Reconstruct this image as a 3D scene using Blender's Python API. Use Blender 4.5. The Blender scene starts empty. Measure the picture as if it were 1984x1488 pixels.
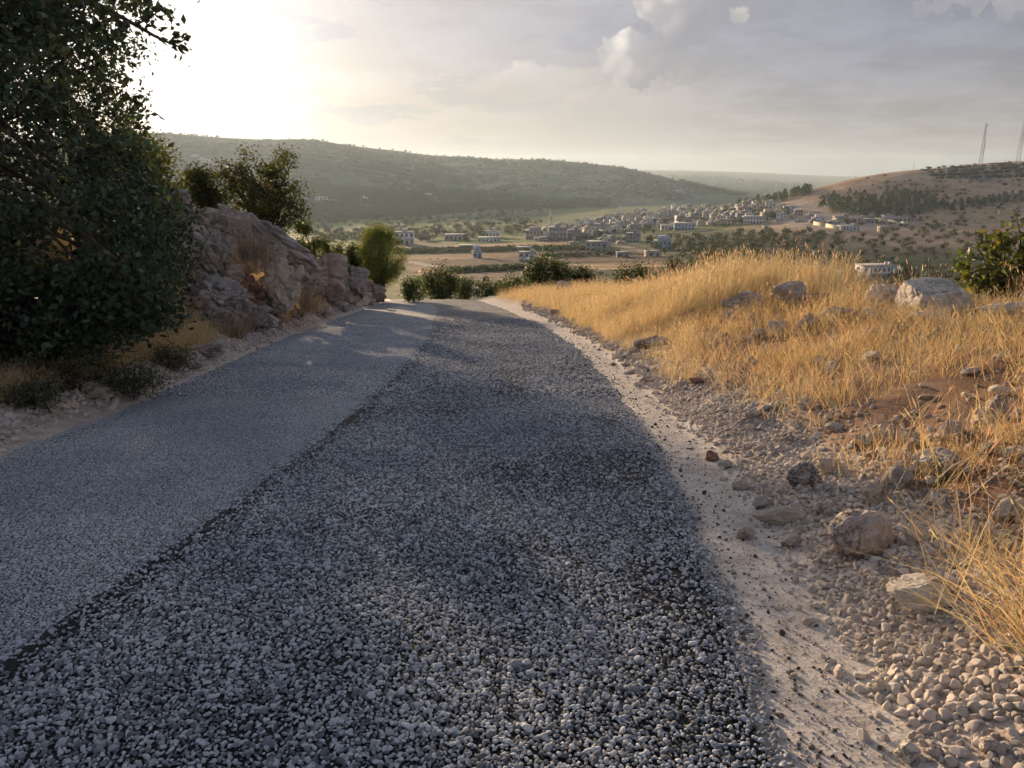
import bpy, math, random
import numpy as np
R = math.radians
rng = np.random.default_rng(7)
random.seed(7)
sc = bpy.context.scene

# ------------------------------------------------------------------ camera
CX, CY, FPX, PITCH, EYE = 992.0, 744.0, 1490.0, R(15.6), 1.6
cam = bpy.data.cameras.new('camera')
cam.sensor_width = 36.0
cam.lens = 36.0 * FPX / 1984.0
cam.clip_start = 0.05
cam.clip_end = 30000
cam_o = bpy.data.objects.new('camera', cam)
cam_o.location = (0, 0, EYE)
cam_o.rotation_euler = (R(90) - PITCH, 0, 0)
sc.collection.objects.link(cam_o)
sc.camera = cam_o

# ------------------------------------------------------------------ sun, sky, exposure
SUN_AZ, SUN_EL = R(-25.0), R(5.9)          # azimuth from +Y (negative = left)
SUN_DIR = np.array([math.sin(SUN_AZ) * math.cos(SUN_EL), math.cos(SUN_AZ) * math.cos(SUN_EL), math.sin(SUN_EL)])
sun = bpy.data.lights.new('sun', 'SUN')
sun.energy = 5.0
sun.angle = R(0.6)
sun.color = (1.0, 0.72, 0.45)
sun_o = bpy.data.objects.new('sun', sun)
sun_o.rotation_euler = (R(90) - SUN_EL, 0, math.pi - SUN_AZ)
sun_o.location = (-30, 60, 30)
sc.collection.objects.link(sun_o)

sc.view_settings.view_transform = 'Standard'
sc.view_settings.look = 'None'
sc.view_settings.gamma = 1.0
sc.view_settings.exposure = 0.82
sc.cycles.use_denoising = True
sc.cycles.max_bounces = 4
sc.cycles.diffuse_bounces = 2
sc.cycles.transmission_bounces = 4
sc.cycles.volume_bounces = 0
sc.cycles.use_adaptive_sampling = True
sc.cycles.adaptive_threshold = 0.035
sc.cycles.adaptive_min_samples = 12
sc.cycles.use_light_tree = False

w = bpy.data.worlds.new('World')
sc.world = w
w.use_nodes = True
w.cycles.sampling_method = 'MANUAL'
w.cycles.sample_map_resolution = 512


class NT:
    """small node-tree helper"""
    def __init__(s, tree):
        s.t = tree
        s.t.nodes.clear()

    def n(s, typ, ins=None, **props):
        nd = s.t.nodes.new(typ)
        for k, v in props.items():
            setattr(nd, k, v)
        for k, v in (ins or {}).items():
            sock = nd.inputs[k]
            if isinstance(v, bpy.types.NodeSocket):
                s.t.links.new(v, sock)
            else:
                if isinstance(v, (tuple, list)) and sock.type == 'RGBA' and len(v) == 3:
                    v = (*v, 1)
                sock.default_value = v
        return nd

    def m(s, op, a, b=0.0, c=None, clamp=False):
        ins = {0: a, 1: b}
        if c is not None:
            ins[2] = c
        return s.n('ShaderNodeMath', ins, operation=op, use_clamp=clamp).outputs[0]

    def vm(s, op, a, b=(0, 0, 0)):
        nd = s.n('ShaderNodeVectorMath', {0: a, 1: b}, operation=op)
        return nd.outputs['Value'] if op in ('DOT_PRODUCT', 'LENGTH') else nd.outputs[0]

    def mix(s, f, a, b, mode='MIX'):
        return s.n('ShaderNodeMix', {0: f, 6: a, 7: b}, data_type='RGBA', blend_type=mode).outputs[2]

    def ss(s, v, lo, hi, a=0.0, b=1.0):
        return s.n('ShaderNodeMapRange', {0: v, 1: lo, 2: hi, 3: a, 4: b}, interpolation_type='SMOOTHSTEP').outputs[0]

    def noise(s, vec, scale, detail=4, rough=0.55, dist=0.0):
        return s.n('ShaderNodeTexNoise', {'Vector': vec, 'Scale': scale, 'Detail': detail, 'Roughness': rough, 'Distortion': dist}).outputs[0]


def build_world():
    g = NT(w.node_tree)
    tc = g.n('ShaderNodeTexCoord').outputs['Generated']
    d = g.vm('NORMALIZE', tc)
    sp = g.n('ShaderNodeSeparateXYZ', {0: d})
    x, y, z = sp.outputs
    sky = g.n('ShaderNodeTexSky', sky_type='NISHITA', sun_disc=False)
    sky.sun_elevation = SUN_EL
    sky.sun_rotation = SUN_AZ
    sky.air_density = 1.0
    sky.dust_density = 2.5
    sky.ozone_density = 1.0
    zc = g.m('MAXIMUM', z, 0.0)
    # clouds on a flat layer high above
    k = g.m('DIVIDE', 1.0, g.m('ADD', zc, 0.16))
    pv = g.n('ShaderNodeCombineXYZ', {0: g.m('MULTIPLY', x, k), 1: g.m('MULTIPLY', y, k), 2: 0.0}).outputs[0]
    n1 = g.noise(pv, 0.9, 5, 0.6)
    cover = g.ss(n1, 0.36, 0.56)
    # near the horizon the cloud deck closes
    cover = g.m('MAXIMUM', cover, g.ss(z, 0.50, 0.24, 0.0, 0.97))
    sd = g.vm('DOT_PRODUCT', d, tuple(SUN_DIR))
    ang = g.m('ARCCOSINE', g.m('MINIMUM', sd, 0.9999))
    # forward-scattered light of the veiled sun
    wide = g.m('EXPONENT', g.m('MULTIPLY', g.m('POWER', g.m('DIVIDE', ang, 0.50), 2.0), -1.0))
    tight = g.m('EXPONENT', g.m('MULTIPLY', g.m('POWER', g.m('DIVIDE', ang, 0.168), 2.0), -1.0))
    grey = g.mix(g.ss(z, 0.0, 0.16), (0.235, 0.215, 0.205), (0.165, 0.172, 0.212))
    # soft light and dark inside the deck
    shade = g.ss(g.noise(pv, 2.1, 5, 0.6), 0.35, 0.65, 0.86, 1.10)
    cloud = g.mix(1.0, grey, g.n('ShaderNodeCombineXYZ', {0: shade, 1: shade, 2: shade}).outputs[0], 'MULTIPLY')
    cloud = g.mix(1.0, cloud, g.mix(wide, (0, 0, 0), (0.30, 0.27, 0.23)), 'ADD')
    # billowing cumulus wall in front: lit on its sunward left edge
    yy = g.m('MAXIMUM', y, 0.05)
    X = g.m('DIVIDE', x, yy)
    Z = g.m('DIVIDE', z, yy)
    P = g.n('ShaderNodeCombineXYZ', {0: X, 1: Z, 2: 0.0}).outputs[0]
    b1 = g.noise(P, 9.0, 4, 0.6)
    Pw = g.n('ShaderNodeCombineXYZ', {0: g.m('ADD', X, g.m('MULTIPLY', b1, 0.05)), 1: g.m('ADD', Z, g.m('MULTIPLY', b1, 0.05)), 2: 0.0}).outputs[0]
    v1 = g.n('ShaderNodeTexVoronoi', {'Vector': Pw, 'Scale': 21.0}, feature='F1').outputs[0]
    v2 = g.n('ShaderNodeTexVoronoi', {'Vector': Pw, 'Scale': 55.0}, feature='F1').outputs[0]
    puff = g.m('ADD', g.m('MULTIPLY', g.m('SUBTRACT', 0.45, v1), 0.062), g.m('MULTIPLY', g.m('SUBTRACT', 0.45, v2), 0.026))
    warp = g.m('ADD', g.m('MULTIPLY', g.m('SUBTRACT', b1, 0.5), 0.10), puff)
    bn = g.m('MULTIPLY', g.ss(g.m('ADD', v1, g.m('MULTIPLY', v2, 0.6)), 1.05, 0.35, 0.25, 1.0), g.ss(g.noise(P, 40.0, 3, 0.6), 0.3, 0.6, 0.6, 1.0))
    front = g.ss(y, 0.1, 0.4)

    def wall(px, pz, nx, nz, lo, hi, rimw, alpha, rimgain, body, rim, wk=1.0):
        nonlocal cloud
        s_ = g.m('ADD', g.m('MULTIPLY', g.m('SUBTRACT', X, px), nx), g.m('MULTIPLY', g.m('SUBTRACT', Z, pz), nz))
        t_ = g.m('ADD', g.m('MULTIPLY', g.m('SUBTRACT', X, px), -nz), g.m('MULTIPLY', g.m('SUBTRACT', Z, pz), nx))
        s_ = g.m('ADD', s_, g.m('MULTIPLY', warp, wk))
        inside = g.ss(s_, 0.0, 0.007)
        along = g.m('MULTIPLY', g.ss(t_, lo - 0.05, lo + 0.02), g.ss(t_, hi + 0.06, hi - 0.02))
        fade = g.ss(s_, 0.30, 0.10)
        al = g.m('MULTIPLY', g.m('MULTIPLY', inside, along), g.m('MULTIPLY', g.m('MULTIPLY', fade, alpha), front))
        rimf = g.m('MULTIPLY', g.ss(s_, rimw, 0.0), bn)
        col = g.mix(g.m('MULTIPLY', rimf, rimgain), body, rim)
        cloud = g.mix(al, cloud, col)

    # (point on the edge, inward normal, extent along the edge, rim width, opacity ...)
    wall(-0.03, 0.120, 0.10, -0.995, -0.20, 0.20, 0.035, 0.45, 0.9, (0.33, 0.305, 0.285), (0.62, 0.56, 0.50), 0.45)
    # the towering cumulus head: overlapping lobes, bright where they face the sun
    def lobes(items, body, rim, dx, dz, lo, hi, alpha):
        nonlocal cloud
        best = None
        for u_, v_, r_ in items:
            a = (u_ - CX) / FPX
            b = (CY - v_) / FPX
            kk = math.cos(PITCH) + b * math.sin(PITCH)
            c_ = (a / kk, (b * math.cos(PITCH) - math.sin(PITCH)) / kk, 0.0)
            d_ = g.m('SUBTRACT', r_ / FPX, g.vm('LENGTH', g.vm('SUBTRACT', P, c_)))
            best = d_ if best is None else g.m('MAXIMUM', best, d_)
        sdf = g.m('ADD', best, g.m('MULTIPLY', puff, 0.55))
        sdf = g.m('ADD', sdf, g.m('MULTIPLY', g.m('SUBTRACT', g.noise(P, 30.0, 5, 0.7), 0.5), 0.06))
        t_ = g.m('ADD', g.m('MULTIPLY', X, dx), g.m('MULTIPLY', Z, dz))
        paler = g.m('MULTIPLY', g.ss(t_, hi, lo), g.ss(g.m('ADD', v1, g.m('MULTIPLY', v2, 0.7)), 1.05, 0.30, 0.30, 1.0))
        al = g.m('MULTIPLY', g.m('MULTIPLY', g.ss(sdf, -0.0005, 0.0035), g.ss(t_, hi + 0.05, hi - 0.02)), g.m('MULTIPLY', front, alpha))
        cloud = g.mix(al, cloud, g.mix(paler, body, rim))

    lobes(((1262, 20, 40), (1300, 8, 50), (1290, 52, 46), (1243, 80, 40), (1215, 104, 36), (1180, 118, 34), (1176, 138, 20), (1260, 108, 44), (1330, 50, 50), (1300, 100, 50), (1240, 130, 40)), (0.19, 0.187, 0.212), (0.62, 0.565, 0.51), 0.80, -0.60, 0.0, 0.08, 0.85)
    lobes(((1420, 34, 17), (1398, 42, 12), (1438, 30, 12), (1384, 44, 8)), (0.21, 0.205, 0.225), (0.40, 0.375, 0.35), 0.0, -1.0, -0.185, -0.15, 0.8)
    lobes(((1790, 20, 22), (1830, 8, 30), (1890, 2, 34), (1950, -4, 36)), (0.19, 0.19, 0.215), (0.31, 0.29, 0.29), 0.0, -1.0, -0.22, -0.15, 0.7)
    wall(0.11, 0.093, 0.15, -0.98, -0.06, 0.10, 0.026, 0.45, 0.9, (0.28, 0.26, 0.26), (0.47, 0.42, 0.38), 0.5)
    skyc = g.mix(cover, sky.outputs[0], g.n('ShaderNodeVectorMath', {0: cloud, 1: (10, 10, 10)}, operation='MULTIPLY').outputs[0])
    skyc = g.mix(1.0, skyc, g.mix(tight, (0, 0, 0), (5.2, 4.75, 4.05)), 'ADD')
    bg = g.n('ShaderNodeBackground', {'Color': skyc, 'Strength': 0.1})
    out = g.n('ShaderNodeOutputWorld', {'Surface': bg.outputs[0]})


build_world()

# ------------------------------------------------------------------ numeric helpers
CT, ST = math.cos(PITCH), math.sin(PITCH)


def ray(u, v):
    """x/Y and z/Y of the line of sight through a photograph pixel"""
    a = (np.asarray(u, float) - CX) / FPX
    b = (CY - np.asarray(v, float)) / FPX
    k = CT + b * ST
    return a / k, (b * CT - ST) / k


def at(u, v, Y):
    rx, rz = ray(u, v)
    return np.array([rx * Y, Y, EYE + rz * Y])


def mpp(v, Y):
    """metres per photograph pixel at distance Y"""
    return Y / (CT + (CY - v) / FPX * ST) / FPX


def proj(x, y, z):
    zc = y * CT - (z - EYE) * ST
    yc = y * ST + (z - EYE) * CT
    zc = np.maximum(zc, 0.05)
    return CX + FPX * x / zc, CY - FPX * yc / zc


def sstep(a, b, x):
    t = np.clip((np.asarray(x, float) - a) / (b - a), 0, 1)
    return t * t * (3 - 2 * t)


def _h(ix, iy, iz, seed):
    n = (ix.astype(np.int64) * 374761393 + iy.astype(np.int64) * 668265263 + iz.astype(np.int64) * 2147483647 + seed * 974711) & 0x7fffffff
    n = ((n ^ (n >> 13)) * 1274126177) & 0x7fffffff
    n = (n ^ (n >> 16)) & 0xffff
    return n / 32767.5 - 1.0


def vnoise(x, y, z=0.0, seed=0):
    x, y, z = np.broadcast_arrays(np.asarray(x, float), np.asarray(y, float), np.asarray(z, float))
    ix, iy, iz = np.floor(x), np.floor(y), np.floor(z)
    fx, fy, fz = x - ix, y - iy, z - iz
    fx, fy, fz = [f * f * (3 - 2 * f) for f in (fx, fy, fz)]
    r = 0
    for dx in (0, 1):
        for dy in (0, 1):
            for dz in (0, 1):
                wgt = (fx if dx else 1 - fx) * (fy if dy else 1 - fy) * (fz if dz else 1 - fz)
                r = r + wgt * _h(ix + dx, iy + dy, iz + dz, seed)
    return r


def fbm(x, y, z=0.0, oct=4, seed=0, gain=0.5):
    r, a, f, t = 0, 1.0, 1.0, 0
    for o in range(oct):
        r = r + a * vnoise(x * f, y * f, np.asarray(z) * f, seed + o * 17)
        t += a
        a *= gain
        f *= 2.03
    return r / t


# ------------------------------------------------------------------ the lie of the land
SL = 0.12                                   # the road falls 12 %
_rY = np.array([-6, 2.04, 3.68, 4.74, 5.81, 8.63, 12, 15.55, 21.34, 28.72, 33.2, 36.3, 42, 60])
_rX = np.array([0.30, 0.86, 1.04, 1.13, 1.22, 1.28, 1.26, 1.15, 0.70, -0.33, -1.17, -1.74, -3.4, -11])
_lY = np.array([-6, 3, 5.97, 8.3, 11.16, 13.5, 17.06, 23.5, 30.6, 33.7, 36.3, 42, 60])
_lX = np.array([-4.2, -4.22, -4.25, -4.3, -4.55, -4.75, -5.02, -5.35, -5.55, -5.65, -5.8, -7.2, -15.5])
_sY = np.array([-6, 2.67, 3.68, 5.1, 6.74, 8.3, 12.5, 17.3, 27.7, 36, 60])
_sX = np.array([-2.6, -2.06, -1.92, -1.83, -1.76, -1.70, -1.66, -1.86, -2.67, -4.2, -13.5])


def _smooth_interp(Y, ys, xs):
    return (np.interp(Y - 0.8, ys, xs) + np.interp(Y, ys, xs) + np.interp(Y + 0.8, ys, xs)) / 3


def xr(Y): return _smooth_interp(Y, _rY, _rX)
def xl(Y): return _smooth_interp(Y, _lY, _lX)
def xs(Y): return _smooth_interp(Y, _sY, _sX)


def zroad(Y):
    Y = np.asarray(Y, float)
    return -SL * Y - 0.0040 * np.maximum(Y - 33, 0) ** 2 * (Y < 60) - (Y >= 60) * (0.0040 * 27 ** 2 + 0.216 * (Y - 60))


_hrD = np.array([-1, 0, .45, .6, .85, 1.1, 1.4, 2.0, 2.7, 3.6, 5.0, 7.0, 9.0, 13, 30])
_hrH = np.array([-.03, 0, .02, .07, .15, .20, .30, .46, .62, .82, .95, .8, .4, -.8, -7])
_hlD = np.array([-1, 0, .25, .45, .7, 1.0, 1.3, 1.9, 2.6, 4.0, 6, 9, 14, 30])
_hlH = np.array([-.03, 0, .03, .16, .22, .24, .40, 1.0, 1.6, 2.2, 2.4, 2.2, 1.2, -3])


def near_h(x, Y):
    dr, dl = x - xr(Y), xl(Y) - x
    zz = zroad(Y)
    kr = np.interp(Y, [0, 4, 8, 12, 15, 18, 24, 34, 45], [.8, .95, 1, 1.0, 1.0, 1.0, .8, .45, .2]) + np.interp(Y, [9, 12, 14.5, 18, 24], [0, .2, .6, .55, 0]) * sstep(6.0, 4.4, dr)
    kl = np.interp(Y, [0, 6, 9, 12, 20, 26, 34, 45], [.6, .62, .9, 1.15, 1.1, .65, .35, .2])  # left bank raised at middle distance to close a sun gap
    hr = np.interp(dr, _hrD, _hrH)
    hl = np.interp(dl, _hlD, _hlH)
    h = np.where(dr > 0, np.where(dr > 1.1, .2 + (hr - .2) * kr, hr), 0) + np.where(dl > 0, np.where(dl > 1.1, .24 + (hl - .24) * kl, hl), 0)
    onr = sstep(0.45, 1.3, np.maximum(dr, dl))
    h = h + onr * (0.10 * fbm(x * .9, Y * .9, oct=4, seed=3) + 0.05 * vnoise(x * 4, Y * 4, seed=9))
    berm = np.exp(-((dr - .95) / .32) ** 2) + np.exp(-((dl - .68) / .3) ** 2)
    h = h + berm * (0.045 * vnoise(x * 1.3, Y * 1.3, seed=21) + 0.025 * fbm(x * 5, Y * 5, oct=3, seed=5))
    on = (dr < 0) & (dl < 0)
    return zz + np.where(on, -0.05, h)


# valley and hills: (photograph column, distance, photograph row) of the ground
_ctl = {
    -500: [(30, 585), (60, 585), (120, 560), (250, 535), (400, 505), (600, 480), (900, 452), (1300, 425), (1600, 390), (2000, 320), (2400, 258), (3000, 290), (6000, 340)],
    -100: [(30, 590), (60, 590), (120, 560), (250, 535), (400, 505), (600, 480), (900, 452), (1300, 425), (1600, 392), (2000, 318), (2400, 254), (3000, 290), (6000, 340)],
    300: [(30, 592), (60, 596), (120, 562), (250, 536), (400, 505), (600, 480), (900, 453), (1300, 427), (1600, 398), (2000, 322), (2400, 256), (3000, 290), (6000, 340)],
    600: [(30, 592), (60, 600), (120, 566), (250, 538), (400, 505), (600, 478), (900, 449), (1300, 422), (1700, 394), (2100, 328), (2500, 268), (3000, 300), (6000, 340)],
    760: [(30, 592), (60, 600), (120, 566), (250, 538), (400, 505), (600, 476), (900, 447), (1300, 421), (1700, 398), (2150, 342), (2600, 289), (3100, 318), (6000, 342)],
    900: [(30, 592), (60, 602), (120, 564), (250, 536), (400, 505), (600, 475), (900, 445), (1300, 420), (1800, 396), (2250, 346), (2700, 303), (3200, 328), (6000, 345)],
    1050: [(30, 592), (60, 602), (120, 568), (250, 537), (400, 505), (600, 473), (900, 441), (1300, 417), (1800, 396), (2300, 346), (2750, 308), (3250, 334), (6000, 343)],
    1200: [(30, 592), (60, 602), (120, 572), (250, 538), (400, 505), (600, 469), (900, 434), (1300, 410), (1800, 395), (2300, 358), (2800, 323), (3300, 346), (6000, 340)],
    1310: [(30, 592), (60, 602), (120, 575), (250, 540), (400, 503), (600, 463), (900, 427), (1300, 404), (1800, 393), (2300, 370), (2800, 349), (3300, 362), (6000, 338)],
    1420: [(30, 592), (60, 602), (120, 578), (250, 545), (400, 500), (600, 455), (850, 411), (900, 401), (1000, 402), (1300, 402), (1800, 398), (2300, 388), (2800, 377), (3300, 374), (6000, 344)],
    1490: [(30, 592), (60, 602), (120, 580), (250, 550), (350, 525), (450, 486), (600, 448), (750, 416), (850, 394), (900, 385), (1000, 388), (1300, 396), (2500, 384), (6000, 350)],
    1560: [(30, 592), (60, 602), (120, 582), (250, 556), (350, 540), (450, 490), (600, 440), (750, 403), (870, 369), (950, 374), (1300, 390), (2500, 382), (6000, 354)],
    1640: [(30, 592), (60, 602), (120, 584), (250, 562), (350, 548), (450, 492), (600, 440), (750, 392), (870, 350), (1000, 356), (1500, 385), (3000, 372), (6000, 360)],
    1750: [(30, 592), (60, 602), (120, 584), (250, 566), (350, 549), (450, 494), (600, 440), (750, 382), (880, 332), (1050, 348), (1500, 380), (6000, 362)],
    1900: [(30, 592), (60, 600), (120, 580), (250, 562), (350, 545), (450, 494), (600, 435), (750, 374), (890, 319), (1100, 335), (1500, 372), (6000, 362)],
    2050: [(30, 592), (60, 598), (120, 576), (250, 558), (350, 540), (450, 492), (600, 430), (750, 370), (900, 312), (1100, 328), (1500, 368), (6000, 362)],
    2500: [(30, 592), (60, 590), (120, 570), (250, 550), (350, 535), (450, 490), (600, 425), (750, 365), (900, 305), (1100, 320), (1500, 362), (6000, 362)],
}
_cp = []
for u_, lst in _ctl.items():
    for Y_, v_ in lst:
        rx_, rz_ = ray(u_, v_)
        _cp.append((rx_ * 5.0, math.log(Y_) * 2.4, rz_))
_cp = np.array(_cp)


def _tps_k(r2):
    return np.where(r2 > 1e-12, 0.5 * r2 * np.log(np.maximum(r2, 1e-12)), 0)


_n = len(_cp)
_A = np.zeros((_n + 3, _n + 3))
_A[:_n, :_n] = _tps_k((_cp[:, None, 0] - _cp[None, :, 0]) ** 2 + (_cp[:, None, 1] - _cp[None, :, 1]) ** 2) + np.eye(_n) * 0.02
_A[:_n, _n:] = np.c_[np.ones(_n), _cp[:, :2]]
_A[_n:, :_n] = _A[:_n, _n:].T
_wt = np.linalg.solve(_A, np.r_[_cp[:, 2], 0, 0, 0])


_GA = np.linspace(-6.5, 6.5, 330)
_GB = np.linspace(math.log(25.0) * 2.4, math.log(9100.0) * 2.4, 420)


def _tps_grid():
    A, B = np.meshgrid(_GA, _GB, indexing='ij')
    a, b = A.ravel(), B.ravel()
    out = np.empty(len(a))
    for i in range(0, len(a), 20000):
        s_ = slice(i, i + 20000)
        K = _tps_k((a[s_, None] - _cp[None, :, 0]) ** 2 + (b[s_, None] - _cp[None, :, 1]) ** 2)
        out[s_] = K @ _wt[:_n] + _wt[_n] + _wt[_n + 1] * a[s_] + _wt[_n + 2] * b[s_]
    return out.reshape(A.shape)


_GZ = _tps_grid()


def far_h(x, Y):
    x, Y = np.broadcast_arrays(np.asarray(x, float), np.asarray(Y, float))
    Yc = np.maximum(Y, 25.0)
    fa = (np.clip(x / Yc, -1.3, 1.3) * 5.0 - _GA[0]) / (_GA[1] - _GA[0])
    fb = np.clip((np.log(Yc) * 2.4 - _GB[0]) / (_GB[1] - _GB[0]), 0, len(_GB) - 1.001)
    fa = np.clip(fa, 0, len(_GA) - 1.001)
    ia, ib = fa.astype(int), fb.astype(int)
    ta, tb = fa - ia, fb - ib
    rz = (_GZ[ia, ib] * (1 - ta) * (1 - tb) + _GZ[ia + 1, ib] * ta * (1 - tb) + _GZ[ia, ib + 1] * (1 - ta) * tb + _GZ[ia + 1, ib + 1] * ta * tb)
    z = EYE + rz * Yc
    amp = sstep(60, 900, Yc)
    return z + amp * (4.0 * fbm(x / 260, Y / 260, oct=3, seed=31) * sstep(1300, 2200, Yc) + 0.9 * fbm(x / 60, Y / 60, oct=2, seed=33))


def H(x, Y):
    x, Y = np.broadcast_arrays(np.asarray(x, float), np.asarray(Y, float))
    sh = x.shape
    x, Y = x.ravel(), Y.ravel()
    Ye = np.sqrt(np.maximum(Y, 0) ** 2 + (1.7 * np.maximum(np.abs(x + 1) - 12, 0)) ** 2)
    wgt = sstep(32, 62, Ye)
    out = np.zeros(len(x))
    m_ = wgt < 1
    if m_.any():
        out[m_] += near_h(x[m_], Y[m_]) * (1 - wgt[m_])
    m_ = wgt > 0
    if m_.any():
        out[m_] += far_h(x[m_], Y[m_]) * wgt[m_]
    return out.reshape(sh)


_Yr = np.geomspace(1.3, 7000, 200)


def hit(u, v, ymin=0.0):
    """where the line of sight through a photograph pixel meets the ground"""
    rx, rz = ray(u, v)
    Ys = _Yr[_Yr > ymin]
    for _ in range(2):
        g = EYE + rz * Ys - H(rx * Ys, Ys)
        i = int(np.argmax(g < 0)) if (g < 0).any() else len(Ys) - 1
        if i == 0:
            break
        Ys = np.linspace(Ys[i - 1], Ys[i], 24)
    Y = float(Ys[min(i, len(Ys) - 1)])
    return float(rx * Y), Y, float(H(rx * Y, Y))


def in_poly(px, py, poly):
    inside = np.zeros(np.shape(px), bool)
    j = len(poly) - 1
    for i in range(len(poly)):
        xi, yi = poly[i]
        xj, yj = poly[j]
        c = ((yi > py) != (yj > py)) & (px < (xj - xi) * (py - yi) / (yj - yi + 1e-12) + xi)
        inside ^= c
        j = i
    return inside


# ------------------------------------------------------------------ object helpers
COL = sc.collection


def mesh(name, V, F, mats=(), smooth=False, attrs=None, midx=None):
    """mesh from vertex array and one array of equal-sided faces (or a list of such arrays)"""
    V = np.ascontiguousarray(V, np.float32)
    Fs = F if isinstance(F, list) else [F]
    Fs = [np.asarray(f, np.int32) for f in Fs if len(f)]
    me = bpy.data.meshes.new(name)
    me.vertices.add(len(V))
    me.vertices.foreach_set('co', V.ravel())
    loops = np.concatenate([f.ravel() for f in Fs])
    tot = np.concatenate([np.full(len(f), f.shape[1], np.int32) for f in Fs])
    start = np.concatenate([[0], np.cumsum(tot)[:-1]]).astype(np.int32)
    me.loops.add(len(loops))
    me.loops.foreach_set('vertex_index', loops)
    me.polygons.add(len(tot))
    me.polygons.foreach_set('loop_start', start)
    me.polygons.foreach_set('loop_total', tot)
    if smooth:
        me.polygons.foreach_set('use_smooth', np.ones(len(tot), bool))
    for m_ in mats:
        me.materials.append(m_)
    if midx is not None:
        me.polygons.foreach_set('material_index', np.asarray(midx, np.int32))
    for k, v in (attrs or {}).items():
        v = np.asarray(v, np.float32)
        if v.ndim == 1:
            me.attributes.new(k, 'FLOAT', 'POINT').data.foreach_set('value', v)
        else:
            if v.shape[1] == 3:
                v = np.c_[v, np.ones(len(v), np.float32)]
            me.attributes.new(k, 'FLOAT_COLOR', 'POINT').data.foreach_set('color', np.ascontiguousarray(v, np.float32).ravel())
    me.update()
    me.validate()
    return me


def tag(o, label=None, cat=None, group=None, kind=None):
    for k, v in (('label', label), ('category', cat), ('group', group), ('kind', kind)):
        if v:
            o[k] = v
    return o


def obj(name, me, parent=None, loc=None, rot=None, scale=None):
    o = bpy.data.objects.new(name, me)
    COL.objects.link(o)
    if parent is not None:
        o.parent = parent
    if loc is not None:
        o.location = [float(c) for c in loc]
    if rot is not None:
        o.rotation_euler = rot
    if scale is not None:
        o.scale = scale
    return o


def empty(name, loc, rz=0.0):
    o = obj(name, None, loc=loc, rot=(0, 0, rz))
    o.empty_display_size = 0.3
    return o


def struct(name, me, **k):
    return tag(obj(name, me, **k), kind='structure')


def unit(v):
    return v / (np.linalg.norm(v, axis=-1, keepdims=True) + 1e-9)


_ico = {}


def ico(level):
    if level not in _ico:
        t = (1 + 5 ** .5) / 2
        V = [(-1, t, 0), (1, t, 0), (-1, -t, 0), (1, -t, 0), (0, -1, t), (0, 1, t), (0, -1, -t), (0, 1, -t), (t, 0, -1), (t, 0, 1), (-t, 0, -1), (-t, 0, 1)]
        F = [(0, 11, 5), (0, 5, 1), (0, 1, 7), (0, 7, 10), (0, 10, 11), (1, 5, 9), (5, 11, 4), (11, 10, 2), (10, 7, 6), (7, 1, 8), (3, 9, 4), (3, 4, 2), (3, 2, 6), (3, 6, 8), (3, 8, 9), (4, 9, 5), (2, 4, 11), (6, 2, 10), (8, 6, 7), (9, 8, 1)]
        V = [unit(np.array(v, float)) for v in V]
        for _ in range(level):
            mid, F2 = {}, []

            def m_(a, b):
                key = (min(a, b), max(a, b))
                if key not in mid:
                    V.append(unit(V[a] + V[b]))
                    mid[key] = len(V) - 1
                return mid[key]
            for a, b, c in F:
                ab, bc, ca = m_(a, b), m_(b, c), m_(c, a)
                F2 += [(a, ab, ca), (b, bc, ab), (c, ca, bc), (ab, bc, ca)]
            F = F2
        _ico[level] = (np.array(V), np.array(F))
    return _ico[level]


def rock_shape(seed, level=3, planes=9, rough=0.10, dims=(1, 1, 1), sharp=0.62, fine=0.03, cuts=()):
    """a broken boulder: a ball cut by planes, then roughened; unit-sized, then scaled to dims"""
    r = np.random.default_rng(seed)
    V, F = ico(level)
    V = V.copy()
    cl = [(unit(np.array(n, float)), d) for n, d in cuts]
    for k in range(planes):
        cl.append((unit(r.normal(size=3)), sharp + r.random() * (0.92 - sharp)))
    for n, dd in cl:
        s_ = V @ n
        V = V - np.where(s_ > dd, s_ - dd, 0)[:, None] * n * 0.97
    off = seed * 3.7
    nrm = unit(V)
    V = V + nrm * (rough * fbm(V[:, 0] * 1.6 + off, V[:, 1] * 1.6, V[:, 2] * 1.6, 3, seed))[:, None]
    if fine:
        # ridged weathering, bedding joints along uneven parallel beds, pits
        rd = 1 - np.abs(fbm(V[:, 0] * 2.6 + off, V[:, 1] * 2.6, V[:, 2] * 3.4, 3, seed + 9, .55)) * 2.2
        V = V - nrm * (fine * 2.2 * np.clip(rd, 0, 1) ** 2)[:, None]
        bn = unit(r.normal(0, .35, 3) + np.array([0, 0, 1]))
        ph = (V @ bn) * r.uniform(2.2, 3.6) + .7 * fbm(V[:, 0] * 2 + off, V[:, 1] * 2, V[:, 2] * 2, 2, seed + 3)
        st_ = np.abs(ph - np.floor(ph) - .5) * 2
        V = V - nrm * (fine * 1.4 * np.clip(st_ - .76, 0, 1) / .24)[:, None]
        q = fbm(V[:, 0] * 7 + off, V[:, 1] * 7, V[:, 2] * 7, 3, seed + 5, 0.6)
        V = V + nrm * (fine * 1.3 * (q - np.abs(q)))[:, None]
    lo, hi = V.min(0), V.max(0)
    V = (V - (lo + hi) / 2) / (hi - lo) * np.array(dims)
    return V, F


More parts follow.
